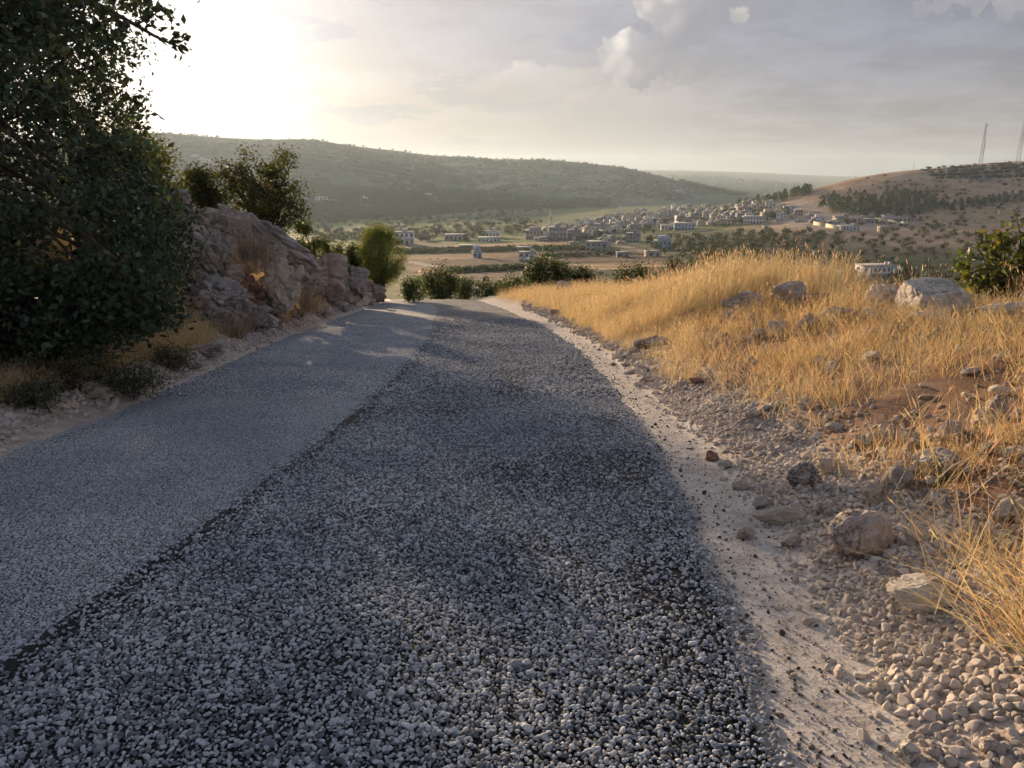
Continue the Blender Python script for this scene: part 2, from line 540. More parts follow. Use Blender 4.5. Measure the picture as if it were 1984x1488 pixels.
def tube(P, rad, sides=6):
    P = np.asarray(P, float)
    n = len(P)
    rad = np.broadcast_to(np.asarray(rad, float), (n,))
    T = unit(np.gradient(P, axis=0))
    ref = np.array([0.31, 0.17, 0.93]) if abs(T[0][2]) < 0.9 else np.array([1.0, 0.1, 0])
    A = unit(np.cross(T, ref))
    B = np.cross(T, A)
    th = np.linspace(0, 2 * np.pi, sides, endpoint=False)
    V = P[:, None] + rad[:, None, None] * (np.cos(th)[None, :, None] * A[:, None] + np.sin(th)[None, :, None] * B[:, None])
    i = np.arange(n - 1)[:, None] * sides
    j = np.arange(sides)[None]
    j2 = (j + 1) % sides
    F = np.stack([i + j, i + j2, i + sides + j2, i + sides + j], -1).reshape(-1, 4)
    return V.reshape(-1, 3), F


class MB:
    """collects pieces of one part"""
    def __init__(s):
        s.V, s.F, s.n = [], [], 0

    def add(s, V, F):
        s.V.append(np.asarray(V, float))
        s.F.append(np.asarray(F) + s.n)
        s.n += len(V)
        return s

    def box(s, x0, x1, y0, y1, z0, z1):
        V = [(x, y, z) for z in (z0, z1) for y in (y0, y1) for x in (x0, x1)]
        F = [(0, 2, 3, 1), (4, 5, 7, 6), (0, 1, 5, 4), (1, 3, 7, 5), (3, 2, 6, 7), (2, 0, 4, 6)]
        return s.add(V, F)

    def tube(s, P, r, sides=6):
        return s.add(*tube(P, r, sides))

    def mesh(s, name, *mats, smooth=False):
        return mesh(name, np.concatenate(s.V), s.F, mats, smooth)


def leaf_arrays(C, size, col, r, updir=None, aspect=0.5, flat=0.0, jitter=0.35, colvar=0.25):
    """one folded four-cornered leaf at each centre"""
    N = len(C)
    t = unit(r.normal(size=(N, 3)) + (0 if updir is None else np.asarray(updir)))
    n = unit(np.cross(t, r.normal(size=(N, 3))))
    if flat:
        n = unit(n + np.array([0, 0, flat]))
        t = unit(t - n * (t * n).sum(1, keepdims=True))
    b = np.cross(n, t)
    s_ = size * (1 + jitter * r.uniform(-1, 1, N))[:, None]
    L, W = t * s_ * 0.5, b * s_ * 0.5 * aspect
    fold = n * s_ * 0.08
    V = np.stack([C - L, C - L * 0.1 + W + fold, C + L, C - L * 0.1 - W + fold], 1)
    F = np.arange(N)[:, None] * 4 + np.array([[0, 3, 2, 1]])
    col = np.asarray(col, float)
    if col.ndim == 1:
        col = np.broadcast_to(col, (N, 3))
    k = np.exp(colvar * r.normal(size=(N, 1)))
    hue = 1 + 0.12 * r.normal(size=(N, 3))
    c4 = np.repeat(np.clip(col * k * hue, 0.002, 0.8), 4, 0)
    return V.reshape(-1, 3), F, c4


# ------------------------------------------------------------------ materials
def mat(name):
    m_ = bpy.data.materials.new(name)
    m_.use_nodes = True
    g = NT(m_.node_tree)
    return m_, g


def finish(g, color, rough=0.85, bump=None, bstr=0.4, bdist=0.02, spec=0.25, trans=None):
    ins = {'Base Color': color, 'Roughness': rough, 'Specular IOR Level': spec}
    if bump is not None:
        ins['Normal'] = g.n('ShaderNodeBump', {'Strength': bstr, 'Distance': bdist, 'Height': bump}).outputs[0]
    bs = g.n('ShaderNodeBsdfPrincipled', ins).outputs[0]
    if trans is not None:
        tr = g.n('ShaderNodeBsdfTranslucent', {'Color': trans[1]}).outputs[0]
        bs = g.n('ShaderNodeMixShader', {0: trans[0], 1: bs, 2: tr}).outputs[0]
    g.n('ShaderNodeOutputMaterial', {'Surface': bs})


def m_plain(name, col, rough=0.8, var=0.15, scale=3.0, spec=0.25, bstr=0.2):
    m_, g = mat(name)
    p = g.n('ShaderNodeNewGeometry').outputs['Position']
    n1 = g.noise(p, scale, 5, 0.6)
    k = g.ss(n1, 0.3, 0.7, 1 - var, 1 + var)
    c = g.n('ShaderNodeVectorMath', {0: col, 3: k}, operation='SCALE').outputs[0]
    finish(g, c, rough, g.noise(p, scale * 6, 3), bstr, 0.02, spec)
    return m_


def m_leaf(name, fac=0.35, tint=(1.25, 1.2, 0.5), rough=0.5):
    m_, g = mat(name)
    c = g.n('ShaderNodeAttribute', attribute_name='Col').outputs['Color']
    t = g.mix(1.0, c, tint, 'MULTIPLY')
    finish(g, c, rough, None, spec=0.3, trans=(fac, t))
    return m_


def m_rock(name, base, dark, warm, wamt=0.5, damt=0.5):
    m_, g = mat(name)
    tc = g.n('ShaderNodeNewGeometry').outputs['Position']
    oi = g.n('ShaderNodeObjectInfo').outputs['Random']
    p = g.vm('ADD', tc, g.n('ShaderNodeCombineXYZ', {0: g.m('MULTIPLY', oi, 31.0), 1: oi, 2: 0.0}).outputs[0])
    n1 = g.noise(p, 1.6, 6, 0.62, 0.3)
    n2 = g.noise(p, 5.5, 6, 0.65, 0.6)
    n3 = g.noise(p, 28.0, 5, 0.7)
    c = g.mix(g.m('MULTIPLY', g.ss(n1, 0.42, 0.66), wamt), base, warm)
    c = g.mix(g.m('MULTIPLY', g.ss(n2, 0.47, 0.62), damt), c, dark)
    c = g.mix(g.ss(n3, 0.38, 0.75, 0.0, 0.40), c, (0.62, 0.56, 0.49))
    c = g.mix(g.ss(g.noise(p, 11.0, 4, 0.7, 0.4), 0.56, 0.70, 0.0, g.m('MULTIPLY', 0.7, damt)), c, dark)
    cr = g.n('ShaderNodeTexVoronoi', {'Vector': g.vm('ADD', p, g.n('ShaderNodeCombineXYZ', {0: n2, 1: n1, 2: n2}).outputs[0]), 'Scale': 1.5}, feature='DISTANCE_TO_EDGE').outputs[0]
    crack = g.ss(cr, 0.0, 0.030)
    c = g.mix(g.ss(cr, 0.002, 0.016, 0.45, 1.0), (0.17, 0.13, 0.11), c)
    hgt = g.m('ADD', g.m('MULTIPLY', n2, 1.0), g.m('ADD', g.m('MULTIPLY', n3, 0.35), g.m('MULTIPLY', crack, 0.35)))
    finish(g, c, 0.95, hgt, 0.9, 0.055, 0.1)
    return m_


MR_GREY = m_rock('grey_limestone', (0.44, 0.41, 0.40), (0.20, 0.20, 0.215), (0.46, 0.34, 0.27), 0.45, 0.65)
MR_PINK = m_rock('pinkish_limestone', (0.52, 0.455, 0.415), (0.29, 0.265, 0.26), (0.50, 0.37, 0.29), 0.4, 0.5)
MR_WHITE = m_rock('pale_limestone', (0.68, 0.62, 0.54), (0.44, 0.40, 0.36), (0.62, 0.49, 0.34), 0.4, 0.35)
MR_TAN = m_rock('tan_limestone', (0.58, 0.50, 0.42), (0.36, 0.31, 0.27), (0.54, 0.40, 0.28), 0.45, 0.4)
MR_RED = m_rock('red_earth_clod', (0.30, 0.16, 0.11), (0.18, 0.10, 0.08), (0.36, 0.22, 0.15), 0.5, 0.5)


def m_chip(name, lo, hi, rough=0.6):
    m_, g = mat(name)
    r_ = g.n('ShaderNodeObjectInfo').outputs['Random']
    p = g.n('ShaderNodeNewGeometry').outputs['Position']
    c = g.mix(g.ss(r_, 0.0, 1.0), lo, hi)
    big = g.noise(p, 0.8, 3)
    c = g.mix(1.0, c, g.n('ShaderNodeCombineXYZ', {0: g.ss(big, .3, .7, .82, 1.15), 1: g.ss(big, .3, .7, .84, 1.13), 2: g.ss(big, .3, .7, .88, 1.1)}).outputs[0], 'MULTIPLY')
    n1 = g.noise(p, 160.0, 4, 0.7)
    c = g.mix(g.ss(n1, 0.35, 0.75, 0.0, 0.5), c, lo)
    finish(g, c, rough, n1, 0.3, 0.003, 0.2)
    return m_


MC_NEW = m_chip('fresh_chip', (0.13, 0.142, 0.162), (0.62, 0.65, 0.70), 0.85)
MC_OLD = m_chip('worn_chip', (0.28, 0.30, 0.335), (0.58, 0.61, 0.66), 0.85)
MC_BERM = m_chip('limestone_pebble', (0.38, 0.33, 0.29), (0.66, 0.59, 0.52), 0.9)
MC_BERML = m_chip('pinkish_pebble', (0.46, 0.385, 0.345), (0.74, 0.65, 0.585), 0.9)
MC_DARK = m_chip('tarry_crumb', (0.05, 0.045, 0.045), (0.25, 0.21, 0.18), 0.8)


def m_road():
    m_, g = mat('road_surface')
    p = g.n('ShaderNodeNewGeometry').outputs['Position']
    lane = g.n('ShaderNodeAttribute', attribute_name='lane').outputs['Fac']
    fade = g.n('ShaderNodeAttribute', attribute_name='fade').outputs['Fac']
    v = g.n('ShaderNodeTexVoronoi', {'Vector': p, 'Scale': 30.0, 'Randomness': 1.0}, feature='F1')
    edge = g.n('ShaderNodeTexVoronoi', {'Vector': p, 'Scale': 30.0}, feature='DISTANCE_TO_EDGE').outputs[0]
    rv = g.n('ShaderNodeSeparateXYZ', {0: v.outputs['Color']}).outputs[0]
    newc = g.mix(rv, (0.11, 0.12, 0.14), (0.50, 0.525, 0.565))
    oldc = g.mix(rv, (0.22, 0.235, 0.265), (0.51, 0.53, 0.57))
    chip = g.mix(lane, newc, oldc)
    mot = g.ss(g.noise(p, 5.0, 5, 0.75), 0.3, 0.7, 0.72, 1.28)
    chip = g.n('ShaderNodeVectorMath', {0: chip, 3: mot}, operation='SCALE').outputs[0]
    big = g.noise(p, 0.55, 4, 0.6)
    patch = g.ss(big, 0.35, 0.68)
    gapw = g.m('ADD', 0.05, g.m('MULTIPLY', patch, 0.10))
    isch = g.ss(edge, g.m('MULTIPLY', gapw, 0.5), g.m('ADD', gapw, 0.08))
    isch = g.m('MAXIMUM', isch, g.m('MULTIPLY', lane, 0.55))
    c = g.mix(isch, (0.012, 0.013, 0.016), chip)
    near = g.mix(lane, (0.008, 0.009, 0.011), (0.07, 0.075, 0.083))
    c = g.mix(fade, near, c)
    finish(g, c, 0.7, g.m('MULTIPLY', isch, 1.0), 0.6, 0.015, 0.35)
    return m_


def m_ground():
    m_, g = mat('ground_surface')
    c = g.n('ShaderNodeAttribute', attribute_name='Col').outputs['Color']
    far = g.n('ShaderNodeAttribute', attribute_name='far').outputs['Fac']
    p = g.n('ShaderNodeNewGeometry').outputs['Position']
    n1 = g.noise(p, 7.0, 6, 0.7)
    n2 = g.noise(p, 60.0, 4, 0.7)
    n3 = g.noise(p, 0.06, 8, 0.72, 0.4)
    n4 = g.noise(p, 0.35, 5, 0.7)
    near = g.m('MULTIPLY', g.ss(n1, 0.25, 0.75, 0.72, 1.25), g.ss(n2, 0.25, 0.75, 0.75, 1.25))
    fr = g.m('MULTIPLY', g.ss(n3, 0.3, 0.7, 0.72, 1.3), g.ss(n4, 0.3, 0.7, 0.8, 1.2))
    k = g.m('ADD', g.m('MULTIPLY', near, g.m('SUBTRACT', 1.0, far)), g.m('MULTIPLY', fr, far))
    c2 = g.n('ShaderNodeVectorMath', {0: c, 3: k}, operation='SCALE').outputs[0]
    hgt = g.m('ADD', g.m('MULTIPLY', n1, 0.5), g.m('MULTIPLY', n2, 0.25))
    finish(g, c2, 0.95, hgt, 0.5, 0.05, 0.1)
    return m_


M_ROAD, M_GROUND = m_road(), m_ground()
M_LEAF = m_leaf('foliage', 0.35)
M_LEAFD = m_leaf('dark_foliage', 0.22, (1.2, 1.15, 0.5), 0.42)
M_STRAW = m_leaf('dry_grass', 0.40, (1.15, 0.95, 0.6), 0.6)
M_BARK = m_plain('bark', (0.10, 0.075, 0.06), 0.95, 0.3, 9.0)
M_TWIG = m_plain('dry_twig', (0.16, 0.12, 0.10), 0.95, 0.3, 9.0)
M_STEEL = m_plain('galvanised_steel', (0.30, 0.31, 0.33), 0.5, 0.1, 2.0, 0.5)
M_CONC = m_plain('bare_concrete', (0.33, 0.315, 0.315), 0.9, 0.25, 0.6)
M_WHITE = m_plain('white_render', (0.70, 0.68, 0.67), 0.85, 0.08, 0.5)
M_CREAM = m_plain('cream_render', (0.54, 0.46, 0.33), 0.85, 0.12, 0.5)
M_BLUE = m_plain('pale_blue_render', (0.42, 0.50, 0.62), 0.85, 0.1, 0.5)
M_PINKR = m_plain('pinkish_render', (0.44, 0.36, 0.33), 0.85, 0.12, 0.5)
M_WIN = m_plain('window_glass', (0.075, 0.08, 0.09), 0.15, 0.2, 1.0, 0.6, 0.0)
M_ROOF = m_plain('roof_slab', (0.38, 0.365, 0.365), 0.9, 0.15, 0.4)
M_METALR = m_plain('sheet_metal_roof', (0.60, 0.60, 0.62), 0.5, 0.08, 0.5, 0.5)
M_GREEN = m_plain('green_sheeting', (0.10, 0.20, 0.13), 0.8, 0.1, 0.5)
M_WALLST = m_plain('pale_block_wall', (0.66, 0.58, 0.42), 0.9, 0.1, 0.5)

# ================================================================== THE SETTING
def build_ground():
    rows, cols = 620, 520
    k = np.linspace(0, 1, rows)
    Yv = -5 + 3.2 * np.exp(k * math.log((9000 + 5) / 3.2))
    cs = np.linspace(-1, 1, cols)
    cs = np.sign(cs) * np.abs(cs) ** 1.15
    half = 1.25 * (Yv + 5) + 8
    X = cs[None, :] * half[:, None]
    Y = np.broadcast_to(Yv[:, None], X.shape)
    x, y = X.ravel(), Y.ravel()
    z = H(x, y)
    u, v = proj(x, y, z)
    N = len(x)
    c = np.zeros((N, 3))
    far = sstep(34, 60, y + 1.2 * np.maximum(np.abs(x) - 12, 0))

    def lay(mask, col):
        m_ = np.clip(np.asarray(mask, float), 0, 1)[:, None]
        c[:] = c * (1 - m_) + np.asarray(col, float) * m_

    # --- near: soil under the grass, gravel berms, dusty shoulders
    dr, dl = x - xr(y), xl(y) - x
    nz = fbm(x * 2.2, y * 2.2, oct=4, seed=41)
    lay(np.ones(N), (0.24, 0.145, 0.095))
    lay(sstep(-.1, .5, fbm(x * .7, y * .7, oct=3, seed=42)), (0.33, 0.24, 0.17))
    lay(sstep(1.5, 1.15, dr + .22 * nz) * (dr > -2) * (dl < 0), (0.46, 0.39, 0.33))
    lay(sstep(.62, .48, dr + .05 * nz) * (dl < 0), (0.57, 0.52, 0.475))
    lay(sstep(1.0, 1.3, dl) * (dl > 0), (0.36, 0.27, 0.20))
    lay(sstep(.0, .4, dl) * sstep(1.25, 1.05, dl + .15 * nz), (0.54, 0.45, 0.395))
    lay(sstep(.32, .22, dl + .05 * nz) * (dl > -1), (0.56, 0.485, 0.43))
    near_c = c.copy()
    # --- far: valley floor, scrub hills, ochre hill
    n1 = fbm(x / 90, y / 90, oct=5, seed=51)
    n2 = fbm(x / 300, y / 220, oct=5, seed=52)
    n3 = fbm(x / 25, y / 25, oct=4, seed=53)
    lay(np.ones(N), (0.105, 0.125, 0.055))
    lay(sstep(0.05, .45, n1), (0.17, 0.15, 0.08))
    hillL = sstep(1450, 1800, y) * sstep(0.30, 0.20, x / np.maximum(y, 1))
    lay(hillL, (0.070, 0.105, 0.072))
    lay(hillL * sstep(.05, .35, n1 + .4 * n3) * .55, (0.14, 0.135, 0.095))
    for poly, col, a in (
        ([(850, 318), (960, 308), (1110, 335), (1090, 365), (950, 370), (860, 345)], (0.26, 0.205, 0.15), .7),
        ([(1030, 345), (1180, 335), (1330, 360), (1400, 385), (1250, 392), (1080, 380)], (0.24, 0.19, 0.15), .6),
        ([(700, 330), (860, 345), (900, 380), (700, 360)], (0.22, 0.19, 0.13), .5),
        ([(340, 320), (560, 330), (700, 340), (700, 362), (560, 350), (340, 345)], (0.20, 0.18, 0.13), .6),
    ):
        lay(in_poly(u + 14 * nz, v + 9 * n3, poly) * hillL * a * sstep(-.25, .25, n3 + n1), col)
    a_ = x / np.maximum(y, 1)
    hillR = sstep(420, 520, y) * sstep(1350, 1150, y) * sstep(.27, .36, a_ + .03 * n1)
    lay(hillR, (0.42, 0.295, 0.205))
    lay(hillR * sstep(-.1, .3, n2 + .5 * n3), (0.54, 0.41, 0.28))
    lay(hillR * sstep(.1, .35, n3 - .3 * n1) * .5, (0.20, 0.13, 0.09))
    lay(hillR * (v < 352) * (u > 1780) * sstep(-.15, .25, n3), (0.20, 0.185, 0.17))
    lay(hillR * in_poly(u, v, [(1760, 412), (1984, 378), (2100, 380), (2100, 440), (1900, 435), (1780, 430)]) * .7, (0.40, 0.29, 0.17))
    # pale quarried ground and new streets by the upper village
    q = in_poly(u + 6 * n3, v + 4 * n3, [(1500, 400), (1560, 385), (1600, 412), (1760, 430), (1750, 448), (1580, 445), (1530, 440), (1500, 425)])
    lay(q * .8, (0.42, 0.35, 0.28))
    # dark-soiled orchard foot
    lay(in_poly(u, v, [(1160, 485), (1350, 455), (1640, 452), (1600, 520), (1300, 540)]) * .5 * (y > 150), (0.10, 0.085, 0.05))
    # fields of the valley floor, each with its own crop
    straw, plough, grey, green = (0.44, 0.29, 0.165), (0.105, 0.066, 0.052), (0.14, 0.115, 0.10), (0.13, 0.22, 0.05)
    fields = [
        ([(555, 424), (720, 420), (960, 436), (1000, 462), (560, 478)], green, .8),
        ([(560, 458), (760, 452), (760, 462), (560, 470)], (0.40, 0.33, 0.22), .7),
        ([(560, 438), (900, 446), (900, 449), (560, 442)], (0.05, 0.075, 0.03), .8),
        ([(560, 446), (960, 454), (960, 457), (560, 450)], (0.06, 0.08, 0.03), .8),
        ([(640, 428), (900, 438), (900, 441), (640, 431)], (0.21, 0.23, 0.09), .8),
        ([(700, 442), (960, 450), (960, 452.5), (700, 445)], (0.24, 0.25, 0.10), .7),
        ([(850, 408), (1180, 402), (1180, 410), (850, 418)], (0.17, 0.19, 0.08), .7),
        ([(900, 404), (1180, 396), (1180, 399), (900, 407)], (0.30, 0.28, 0.16), .7),
        ([(870, 423), (1040, 425), (1040, 430), (870, 428)], (0.30, 0.27, 0.17), .6),
        ([(760, 452), (1000, 448), (1000, 460), (760, 466)], (0.16, 0.12, 0.07), .6),
        ([(870, 476), (1110, 467), (1110, 476), (990, 481), (870, 484)], straw, .95),
        ([(760, 462), (880, 466), (880, 484), (760, 486)], grey, .8),
        ([(765, 484), (1180, 476), (1180, 484), (765, 492)], (0.07, 0.075, 0.04), .8),
        ([(765, 498), (930, 491), (1060, 486), (1060, 494), (900, 502), (765, 508)], (0.30, 0.18, 0.10), .95),
        ([(765, 508), (900, 502), (1060, 494), (1070, 510), (900, 517), (780, 519)], plough, .95),
        ([(1050, 486), (1190, 484), (1290, 500), (1290, 508), (1070, 510)], (0.14, 0.085, 0.065), .9),
        ([(1045, 494), (1200, 488), (1200, 491), (1045, 500)], straw, .9),
        ([(860, 520), (1015, 512), (1280, 508), (1280, 516), (1010, 524), (885, 530)], grey, .9),
        ([(1090, 512), (1290, 505), (1290, 516), (1110, 527)], (0.40, 0.28, 0.15), .95),
        ([(885, 530), (1010, 524), (1160, 520), (1150, 548), (930, 556)], (0.13, 0.09, 0.065), .9),
        ([(1130, 527), (1300, 516), (1300, 560), (1000, 570)], (0.085, 0.085, 0.04), .9),
        ([(800, 519), (870, 520), (890, 535), (820, 536), (790, 528)], (0.36, 0.20, 0.13), .8),
        ([(770, 535), (860, 536), (900, 560), (790, 575)], (0.12, 0.17, 0.05), .9),
        ([(1310, 445), (1460, 436), (1460, 441), (1310, 450)], straw, .9),
    ]
    for poly, col, a in fields:
        lay(in_poly(u + 1.5 * n3, v + .8 * n3, poly) * a * (y > 60) * (y < 1700), col)
    # the valley floor is parcelled into long narrow strips
    fl = sstep(230, 300, y) * sstep(1550, 1350, y) * sstep(.33, .25, a_)
    q_ = y + .16 * x + 6 * fbm(x / 140, y / 140, oct=2, seed=57)
    wid = np.where(y < 600, 15., 26.)
    id_ = np.floor(q_ / wid)
    jd_ = np.floor((x + 37 * id_) / 130.)
    hs = _h(id_, jd_, id_ * 0, 5)
    hs2 = _h(jd_, id_, id_ * 0, 9)
    c[:] = c * (1 + fl * .38 * hs)[:, None]
    lay(fl * (hs2 > .55) * .6 * (y > 620), (0.13, 0.20, 0.05))
    lay(fl * (hs2 < -.78) * .5, (0.30, 0.22, 0.13))
    ed = np.minimum(q_ / wid - id_, 1 - (q_ / wid - id_)) * wid
    lay(fl * (ed < 1.3) * .5 * (hs > -.4), (0.045, 0.055, 0.025))
    # furrows of the ploughed field nearest the road
    f_ = in_poly(u, v, [(885, 530), (1010, 524), (1160, 520), (1150, 548), (930, 556)]) * (y > 60)
    lay(f_ * (np.sin((x * .8 + y * .25) * 1.1) > .1) * .7, (0.22, 0.16, 0.115))

    def track(pts, wpx, col, a=.9):
        best = np.full(N, 1e9)
        for (ax, ay), (bx, by) in zip(pts[:-1], pts[1:]):
            ex, ey = bx - ax, by - ay
            t = np.clip(((u - ax) * ex + (v - ay) * ey * 9) / (ex * ex + ey * ey * 9), 0, 1)
            best = np.minimum(best, np.hypot((u - ax - t * ex) * .35, v - ay - t * ey))
        lay((y > 60) * sstep(wpx, wpx * .5, best) * a, col)
    track([(800, 508), (850, 518), (872, 530), (895, 541), (925, 556)], 3.4, (0.42, 0.38, 0.34))
    track([(1180, 472), (1240, 485), (1290, 497)], 2.6, (0.40, 0.30, 0.22))
    track([(290, 268), (350, 290), (400, 310), (430, 322)], 2.6, (0.46, 0.43, 0.38))
    track([(640, 386), (700, 392), (725, 404)], 2.2, (0.42, 0.40, 0.36))
    track([(1500, 404), (1560, 396), (1640, 400)], 1.6, (0.50, 0.44, 0.37))
    track([(1640, 428), (1800, 414), (1984, 396)], 1.8, (0.42, 0.34, 0.25))
    c[:] = near_c * (1 - far[:, None]) + c * far[:, None]
    i = np.arange(rows - 1)[:, None] * cols
    j = np.arange(cols - 1)[None]
    F = np.stack([i + j, i + j + 1, i + cols + j + 1, i + cols + j], -1).reshape(-1, 4)
    me = mesh('ground', np.c_[x, y, z], F, (M_GROUND,), True, {'Col': c, 'far': far})
    struct('ground', me)


build_ground()

CHIP_END = 24.0


def build_road():
    Yv = np.concatenate([np.linspace(-4.5, 20, 280), np.linspace(20.15, 56, 140)])
    cs = np.linspace(0, 1, 61)
    L = xl(Yv) + .05 * fbm(Yv * 1.7, 0 * Yv, oct=3, seed=61)
    Rr = xr(Yv) + .07 * fbm(Yv * 1.5, 0 * Yv + 5, oct=4, seed=62)
    X = L[:, None] * (1 - cs) + Rr[:, None] * cs
    Y = np.broadcast_to(Yv[:, None], X.shape)
    Z = zroad(Y) + 0.012 + 0.02 * (1 - (2 * cs[None] - 1) ** 2) - 0.06 * (np.abs(2 * cs[None] - 1) > .999)
    lane = sstep(.06, -.06, X - xs(Y) + .035 * fbm(Y * 1.1, X * 0, oct=3, seed=63))
    fade = sstep(CHIP_END - 14, CHIP_END - 1, Y + 1.0 * fbm(X * 2, Y * 2, oct=2, seed=64))
    n, m_ = X.shape
    i = np.arange(n - 1)[:, None] * m_
    j = np.arange(m_ - 1)[None]
    F = np.stack([i + j, i + j + 1, i + m_ + j + 1, i + m_ + j], -1).reshape(-1, 4)
    me = mesh('road', np.c_[X.ravel(), Y.ravel(), Z.ravel()], F, (M_ROAD,), True, {'lane': lane.ravel(), 'fade': fade.ravel()})
    return struct('road', me)


road = build_road()

_lib = {}


def library(key, meshes):
    """a collection, outside the scene, whose objects the stuff is scattered from"""
    c = bpy.data.collections.new('library_' + key)
    for i, me in enumerate(meshes):
        o = bpy.data.objects.new('%s_%02d' % (key, i), me)
        c.objects.link(o)
    return c


def scatter(name, pts, rot, scl, vid, coll):
    """stuff: one object that sets a library shape on each of its points"""
    pts = np.asarray(pts, np.float32)
    me = bpy.data.meshes.new(name)
    me.vertices.add(len(pts))
    me.vertices.foreach_set('co', pts.ravel())
    scl = np.asarray(scl, np.float32)
    if scl.ndim == 1:
        scl = np.repeat(scl[:, None], 3, 1)
    me.attributes.new('rot', 'FLOAT_VECTOR', 'POINT').data.foreach_set('vector', np.ascontiguousarray(rot, np.float32).ravel())
    me.attributes.new('scl', 'FLOAT_VECTOR', 'POINT').data.foreach_set('vector', np.ascontiguousarray(scl, np.float32).ravel())
    me.attributes.new('vid', 'INT', 'POINT').data.foreach_set('value', np.asarray(vid, np.int32))
    o = obj(name, me)
    ng = bpy.data.node_groups.new(name, 'GeometryNodeTree')
    ng.interface.new_socket('Geometry', in_out='INPUT', socket_type='NodeSocketGeometry')
    ng.interface.new_socket('Geometry', in_out='OUTPUT', socket_type='NodeSocketGeometry')
    N, L = ng.nodes, ng.links
    gi, go = N.new('NodeGroupInput'), N.new('NodeGroupOutput')
    ci = N.new('GeometryNodeCollectionInfo')
    ci.inputs['Collection'].default_value = coll
    ci.inputs['Separate Children'].default_value = True
    ci.inputs['Reset Children'].default_value = True
    ip = N.new('GeometryNodeInstanceOnPoints')
    ip.inputs['Pick Instance'].default_value = True

    def attr(nm, dt):
        a = N.new('GeometryNodeInputNamedAttribute')
        a.data_type = dt
        a.inputs['Name'].default_value = nm
        return a.outputs['Attribute']
    e2r = N.new('FunctionNodeEulerToRotation')
    L.new(attr('rot', 'FLOAT_VECTOR'), e2r.inputs[0])
    L.new(gi.outputs[0], ip.inputs['Points'])
    L.new(ci.outputs[0], ip.inputs['Instance'])
    L.new(attr('vid', 'INT'), ip.inputs['Instance Index'])
    L.new(e2r.outputs[0], ip.inputs['Rotation'])
    L.new(attr('scl', 'FLOAT_VECTOR'), ip.inputs['Scale'])
    L.new(ip.outputs[0], go.inputs[0])
    md = o.modifiers.new('scatter', 'NODES')
    md.node_group = ng
    return o


def pebbles(key, material, n=8, level=1, dims=(1, .8, .6), sharp=.36, planes=9):
    return library(key, [mesh(key, *rock_shape(900 + i * 7 + len(key), level, planes, .10, (dims[0], dims[1] * (.8 + .09 * (i % 4)), dims[2] * (.75 + .12 * (i % 5))), sharp, 0.0), (material,), False) for i in range(n)])


def jgrid(x0, x1, y0, y1, s, r):
    nx, ny = int((x1 - x0) / s), int((y1 - y0) / s)
    gx, gy = np.meshgrid(np.arange(nx), np.arange(ny))
    gx = gx + .5 * (gy % 2)
    p = np.stack([x0 + (gx + r.uniform(-.42, .42, gx.shape)) * s, y0 + (gy + r.uniform(-.42, .42, gx.shape)) * s], -1)
    return p.reshape(-1, 2)


def rand_rot(n, r, tilt=0.35):
    return np.c_[r.normal(0, tilt, n), r.normal(0, tilt, n), r.uniform(0, 6.283, n)]


